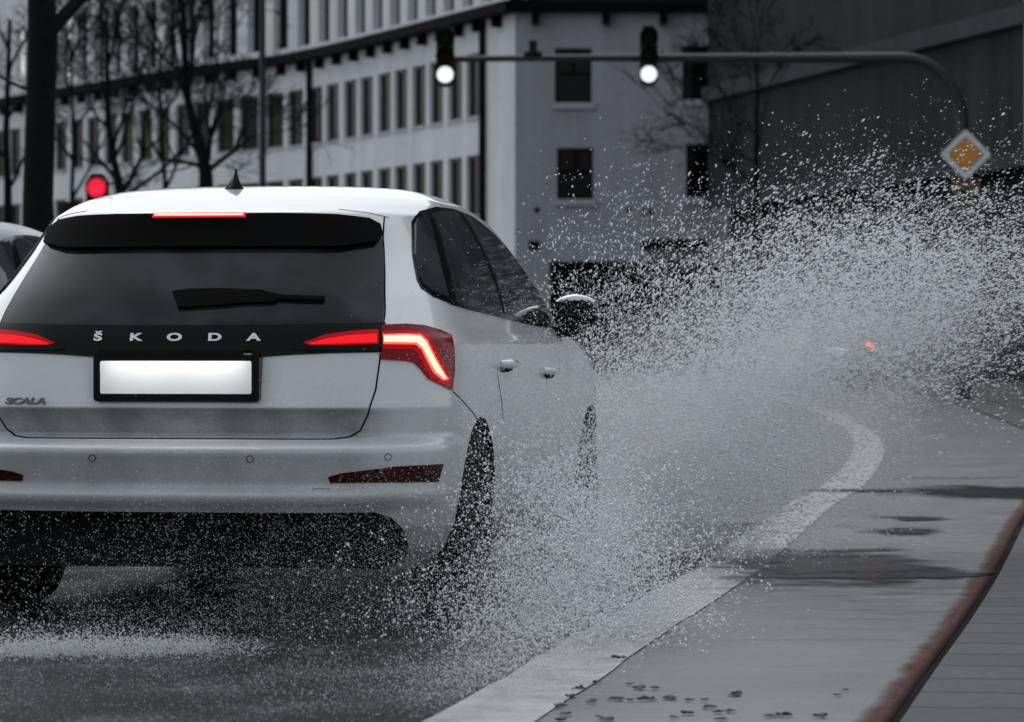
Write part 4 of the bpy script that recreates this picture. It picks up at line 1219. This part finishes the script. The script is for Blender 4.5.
# ------------------------------------------------------------------ water thrown up by the wheels
def spray_mat():
    m, nt, b = new_mat('spray_water')
    N, L = nt.nodes.new, nt.links.new
    d = N('ShaderNodeBsdfDiffuse'); d.inputs['Color'].default_value = (.93, .95, .96, 1)
    t = N('ShaderNodeBsdfTranslucent'); t.inputs['Color'].default_value = (.93, .95, .96, 1)
    gl_ = N('ShaderNodeBsdfGlossy'); gl_.inputs['Roughness'].default_value = .15
    m1 = N('ShaderNodeMixShader'); m1.inputs[0].default_value = .45; L(d.outputs[0], m1.inputs[1]); L(t.outputs[0], m1.inputs[2])
    m2 = N('ShaderNodeMixShader'); m2.inputs[0].default_value = .12; L(m1.outputs[0], m2.inputs[1]); L(gl_.outputs[0], m2.inputs[2])
    L(m2.outputs[0], nt.nodes.get('Material Output').inputs['Surface'])
    return m
M['spray'] = spray_mat()
OCT = np.array([(1,0,0),(-1,0,0),(0,1,0),(0,-1,0),(0,0,1),(0,0,-1)], float)
OCTF = np.array([(0,2,4),(2,1,4),(1,3,4),(3,0,4),(2,0,5),(1,2,5),(3,1,5),(0,3,5)])
TET = np.array([(1,1,1),(-1,-1,1),(-1,1,-1),(1,-1,-1)], float) * .75
TETF = np.array([(0,1,2),(0,3,1),(0,2,3),(1,3,2)])
def drops(name, c, r, vel, stretch, coarse, label, cat):
    """one mesh of many small water drops; vel gives each drop its direction"""
    N_ = len(c)
    T, TF = (OCT, OCTF) if not coarse else (TET, TETF)
    v = vel / np.maximum(np.linalg.norm(vel, axis=1, keepdims=True), 1e-6)
    h = np.where(np.abs(v[:, 2:3]) < .9, np.array([[0, 0, 1.]]), np.array([[1., 0, 0]]))
    a = np.cross(v, h); a /= np.linalg.norm(a, axis=1, keepdims=True); b2 = np.cross(v, a)
    V = (T[None, :, 0:1] * v[:, None, :] * (stretch * r)[:, None, None] + T[None, :, 1:2] * a[:, None, :] * r[:, None, None] + T[None, :, 2:3] * b2[:, None, :] * r[:, None, None]) + c[:, None, :]
    Fc = (TF[None] + (np.arange(N_) * len(T))[:, None, None]).reshape(-1, 3)
    me = bpy.data.meshes.new(name)
    nv = N_ * len(T); nf = len(Fc)
    me.vertices.add(nv); me.vertices.foreach_set('co', V.reshape(-1).astype(np.float32))
    me.loops.add(nf * 3); me.loops.foreach_set('vertex_index', Fc.reshape(-1).astype(np.int32))
    me.polygons.add(nf); me.polygons.foreach_set('loop_start', np.arange(0, nf * 3, 3, dtype=np.int32))
    me.polygons.foreach_set('use_smooth', np.ones(nf, dtype=bool))
    me.update(calc_edges=True)
    me.materials.append(M['spray'])
    o = bpy.data.objects.new(name, me); COL.objects.link(o)
    return tag(o, label, cat, kind='stuff')

# the sheet thrown out sideways by the front wheel: clouds of drops in a leaning sheet
# (centre along u = metres across, z = metres up, spread su, sz, tilt, weight)
FW = CAR_M @ Vector((.82, 3.5, 0))
def S(px, py, Y): return ((px - CX) / F_PX * Y, CAM_H + (HOR - py) / F_PX * Y)
def cloud(specs, n, y_of, rmin, rmax, pw, floor=.004, clump_f=.45):
    """specs: (x, z, sx, sz, rot deg, weight) gaussians in the upright plane; y_of(x, z) -> mean depth, thickness"""
    wts = np.array([s[5] for s in specs]); wts = wts / wts.sum()
    pick = rng.choice(len(specs), n, p=wts)
    A = np.array([s[:5] for s in specs])[pick]
    g1 = rng.normal(size=n) * A[:, 2]; g2 = rng.normal(size=n) * A[:, 3]
    ca, sa = np.cos(np.radians(A[:, 4])), np.sin(np.radians(A[:, 4]))
    x = A[:, 0] + g1 * ca - g2 * sa; z = A[:, 1] + g1 * sa + g2 * ca
    ym, th = y_of(x, z)
    y = ym + rng.normal(size=n) * th
    r = rmin * (1 + (rmax / rmin - 1) * rng.random(n) ** pw)
    # torn strands: part of the drops gather along short threads
    nc = max(8, n // 26); q = rng.integers(0, nc, n); part = rng.random(n) < clump_f
    sd = rng.normal(size=(nc, 3)); sd /= np.linalg.norm(sd, axis=1, keepdims=True); sd[:, 0] = np.abs(sd[:, 0]) + .5; sd[:, 2] += .35
    ln = rng.normal(size=n) * .05
    ci = np.arange(nc)
    x = np.where(part, x[ci][q] + sd[q, 0] * ln + rng.normal(size=n) * .010, x)
    z = np.where(part, z[ci][q] + sd[q, 2] * ln + rng.normal(size=n) * .010, z)
    y = np.where(part, y[ci][q] + sd[q, 1] * ln + rng.normal(size=n) * .012, y)
    k = z > floor
    return np.stack([x, y, z], 1)[k], r[k]
Y0 = 16.3
def pxc(list_):
    out = []
    for (px, py, sx, sy, rot, w_) in list_:
        x, z = S(px, py, Y0); out.append((x, z, sx / F_PX * Y0, sy / F_PX * Y0, rot, w_))
    return out
main = pxc([
    (690, 440, 75, 75, 25, 1.6), (760, 375, 85, 58, 30, 1.7), (860, 315, 100, 50, 20, 1.6), (955, 302, 85, 50, 8, .7),
    (640, 510, 55, 65, 50, 1.5), (880, 258, 75, 27, 8, .45), (780, 265, 70, 38, 30, .55), (660, 330, 60, 60, 40, .45),
    (1010, 290, 60, 42, 0, .22), (630, 420, 35, 70, 60, .7), (740, 480, 60, 45, 25, .7), (600, 540, 40, 50, 60, .8)])
def y_main(x, z): return Y0 - .35 * (x - .3), .30 + .16 * np.clip(x - .2, 0, 3)
def fly(c):
    d = c - np.array(FW); d[:, 1] *= .3; d[:, 2] = d[:, 2] * .55 - .15
    return d + rng.normal(size=c.shape) * .18
c, r = cloud(main, 140000, y_main, .0010, .0043, 3.2)
drops('water_spray', c, r, fly(c), 1.4 + rng.random(len(c)) * 2.2, False, 'sheet of bright water drops thrown out to the right by the front wheel', 'water spray')
mist = pxc([(690, 430, 70, 55, 25, 1.5), (770, 375, 75, 42, 25, 1.5), (640, 505, 45, 50, 50, 1.4), (860, 330, 85, 32, 12, 1.1), (950, 315, 70, 32, 5, .5), (740, 470, 60, 32, 20, .8), (600, 545, 35, 40, 60, .9), (800, 300, 110, 55, 15, .7), (640, 380, 50, 50, 40, .4), (725, 535, 45, 25, 35, .6)])
c, r = cloud(mist, 150000, y_main, .0008, .0022, 2.2)
drops('fine_spray', c, r, fly(c), 1.0 + rng.random(len(c)) * .8, True, 'fine pale mist of droplets hanging in the thrown water sheet', 'water mist')
# strays above the sheet
stray = pxc([(650, 230, 60, 35, 20, 1), (800, 205, 100, 35, 10, 1.2), (930, 212, 80, 22, 0, .5), (600, 280, 45, 60, 0, .9)])
c, r = cloud(stray, 2600, y_main, .0016, .0042, 2.5)
# thrown back by the rear wheel, towards the camera
Y0 = 12.0
def y_rear(x, z): return 12.1 - .5 * np.abs(rng.normal(size=len(x))), .35
rear = pxc([(510, 605, 28, 45, 75, .3), (540, 620, 50, 45, 40, 1.3), (590, 560, 55, 60, 45, 2.2), (450, 640, 60, 35, 10, .5), (625, 615, 50, 28, 35, .8), (560, 510, 45, 55, 60, 1.0), (440, 600, 70, 50, 0, .2)])
c2_, r2_ = cloud(rear, 52000, y_rear, .0012, .0050, 3.0)
c = np.concatenate([c, c2_]); r = np.concatenate([r, r2_])
Y0 = 15.4
glint = pxc([(690, 440, 75, 65, 25, 1.3), (780, 370, 90, 55, 25, 1.2), (640, 510, 50, 55, 50, 1.2), (880, 310, 90, 45, 15, .8), (620, 430, 35, 60, 60, .6)])
def y_glint(x, z): return 15.4 - .3 * x, .15
c2_, r2_ = cloud(glint, 16000, y_glint, .0014, .0046, 3.0, clump_f=.3)
c = np.concatenate([c, c2_]); r = np.concatenate([r, r2_])
Y0 = 13.2
side = pxc([(560, 470, 30, 60, 70, 1), (540, 400, 40, 45, 0, .35), (575, 540, 40, 40, 40, 1), (596, 460, 16, 55, 0, 1.3), (520, 500, 22, 60, 60, .4), (580, 318, 32, 22, 0, .14)])
def y_side(x, z): return 13.1 + 0 * x, .25
c2_, r2_ = cloud(side, 19000, y_side, .0011, .0036, 2.3)
c = np.concatenate([c, c2_]); r = np.concatenate([r, r2_])
drops('stray_drops', c, r, fly(c), 1.0 + rng.random(len(c)) * .9, False, 'scattered water drops flung up behind the rear wheel and above the sheet', 'water drops')
Y0 = 11.5
veil = pxc([(300, 610, 150, 60, 0, 1.2), (400, 570, 70, 65, 0, .6), (540, 430, 45, 70, 30, .7), (150, 640, 130, 40, 0, .5), (250, 540, 140, 40, 0, .35), (560, 600, 60, 50, 40, 1.0), (200, 690, 160, 22, 0, .5)])
def y_veil(x, z): return 11.5 + 0 * x, .30
c, r = cloud(veil, 60000, y_veil, .0006, .0019, 2.0)
Y0 = 10.7
lowc = pxc([(80, 650, 75, 6, 0, 1), (40, 656, 40, 6, 0, .7), (170, 648, 40, 5, 0, .4)])
def y_low(x, z): return 10.75 + 0 * x, .10
c2_, r2_ = cloud(lowc, 16000, y_low, .0010, .0030, 2.0)
Y0 = 9.4
near = pxc([(110, 690, 130, 22, 0, 1), (330, 688, 90, 22, 0, 1), (470, 672, 55, 24, 20, .9)])
def y_near(x, z): return 9.4 + 0 * x, .5
c3_, r3_ = cloud(near, 20000, y_near, .0006, .0017, 2.0)
c2_ = np.concatenate([c2_, c3_]); r2_ = np.concatenate([r2_, r3_])
Y0 = 9.9
fall = pxc([(510, 655, 50, 22, 25, 1), (455, 682, 50, 18, 20, 1), (560, 632, 40, 20, 30, .8)])
def y_fall(x, z): return 9.9 + 0 * x, .35
c4_, r4_ = cloud(fall, 12000, y_fall, .0008, .0030, 3.0)
c2_ = np.concatenate([c2_, c4_]); r2_ = np.concatenate([r2_, r4_])
c = np.concatenate([c, c2_]); r = np.concatenate([r, r2_])
drops('wheel_mist', c, r, fly(c), 1.0 + rng.random(len(c)) * .6, True, 'thin veil of droplets drifting behind the bumper of the white car', 'water mist')

# soft mist hanging in the sheet and behind the wheel: real volumes
def mist_mat(name, dens, nscale, lo, hi):
    m = bpy.data.materials.new(name); m.use_nodes = True
    nt = m.node_tree; N, L = nt.nodes.new, nt.links.new
    nt.nodes.remove(nt.nodes['Principled BSDF'])
    v = N('ShaderNodeVolumePrincipled'); v.inputs['Color'].default_value = (.95, .97, .98, 1); v.inputs['Anisotropy'].default_value = .15
    tc = N('ShaderNodeTexCoord')
    ln = N('ShaderNodeVectorMath'); ln.operation = 'LENGTH'; L(tc.outputs['Object'], ln.inputs[0])
    fo = N('ShaderNodeMapRange'); fo.interpolation_type = 'SMOOTHSTEP'; L(ln.outputs['Value'], fo.inputs['Value'])
    fo.inputs['From Min'].default_value = 1.0; fo.inputs['From Max'].default_value = .1
    nz = N('ShaderNodeTexNoise'); nz.inputs['Scale'].default_value = nscale; nz.inputs['Detail'].default_value = 4; nz.inputs['Roughness'].default_value = .6
    L(tc.outputs['Object'], nz.inputs['Vector'])
    nr = N('ShaderNodeMapRange'); L(nz.outputs['Fac'], nr.inputs['Value']); nr.inputs['From Min'].default_value = lo; nr.inputs['From Max'].default_value = hi
    nr.inputs['To Max'].default_value = dens
    mu = N('ShaderNodeMath'); mu.operation = 'MULTIPLY'; L(fo.outputs[0], mu.inputs[0]); L(nr.outputs[0], mu.inputs[1])
    L(mu.outputs[0], v.inputs['Density'])
    L(v.outputs[0], nt.nodes['Material Output'].inputs['Volume'])
    return m
def mist_cloud(px, py, Y, rx, ry, rz, tilt, dens, lab, nscale=2.5, lo=.36, hi=.62):
    x, z = S(px, py, Y)
    bm = bmesh.new(); bmesh.ops.create_icosphere(bm, subdivisions=3, radius=1)
    me = bpy.data.meshes.new('mist'); bm.to_mesh(me); bm.free()
    me.materials.append(mist_mat('mist', dens, nscale, lo, hi))
    o = bpy.data.objects.new('mist', me); COL.objects.link(o)
    o.location = (x, Y, z); o.scale = (rx, ry, rz); o.rotation_euler = (0, R(-tilt), 0)
    tag(o, lab, 'water mist', kind='stuff')
mist_cloud(760, 400, 16.2, 1.40, .70, .62, 22, 1.35, 'soft pale mist inside the thrown sheet of water right of the car')
mist_cloud(655, 475, 15.9, .50, .30, .42, 40, 1.6, 'soft bright mist at the foot of the thrown sheet beside the front wheel')
mist_cloud(575, 560, 12.6, .42, .35, .32, 40, 1.7, 'soft pale mist boiling up behind the right rear wheel')

# ------------------------------------------------------------------ light
wd = bpy.data.worlds.new('World'); sc.world = wd; wd.use_nodes = True
nt = wd.node_tree
bg = nt.nodes.get('Background')
sky = nt.nodes.new('ShaderNodeTexSky'); sky.sky_type = 'NISHITA'; sky.sun_disc = False
SUN_EL, SUN_AZ = 62.0, 340.0      # high veiled sun ahead of the camera
sky.sun_elevation = R(SUN_EL); sky.sun_rotation = R(SUN_AZ)
sky.air_density = 1.0; sky.dust_density = 2.5; sky.ozone_density = 1.0
hs = nt.nodes.new('ShaderNodeHueSaturation'); hs.inputs['Saturation'].default_value = .34; hs.inputs['Hue'].default_value = .462
nt.links.new(sky.outputs[0], hs.inputs['Color']); nt.links.new(hs.outputs[0], bg.inputs['Color'])
bg.inputs['Strength'].default_value = .13
sl = bpy.data.lights.new('sun', 'SUN'); sl.energy = .5; sl.angle = R(25); sl.color = (1, .995, .98)
so_ = bpy.data.objects.new('sun', sl); COL.objects.link(so_)
az = R(SUN_AZ); el = R(SUN_EL)
to_sun = Vector((math.sin(az) * math.cos(el), math.cos(az) * math.cos(el), math.sin(el)))
so_.rotation_euler = to_sun.to_track_quat('Z', 'Y').to_euler()

sc.view_settings.view_transform = 'Standard'
sc.view_settings.look = 'None'
sc.view_settings.exposure = 0.56
sc.view_settings.gamma = 1.0
sc.render.engine = 'CYCLES'
sc.cycles.use_denoising = True
sc.cycles.volume_bounces = 2
sc.cycles.volume_step_rate = 2.0
sc.cycles.volume_max_steps = 128
sc.cycles.max_bounces = 9
sc.cycles.diffuse_bounces = 7
sc.cycles.transparent_max_bounces = 8
sc.cycles.use_adaptive_sampling = False
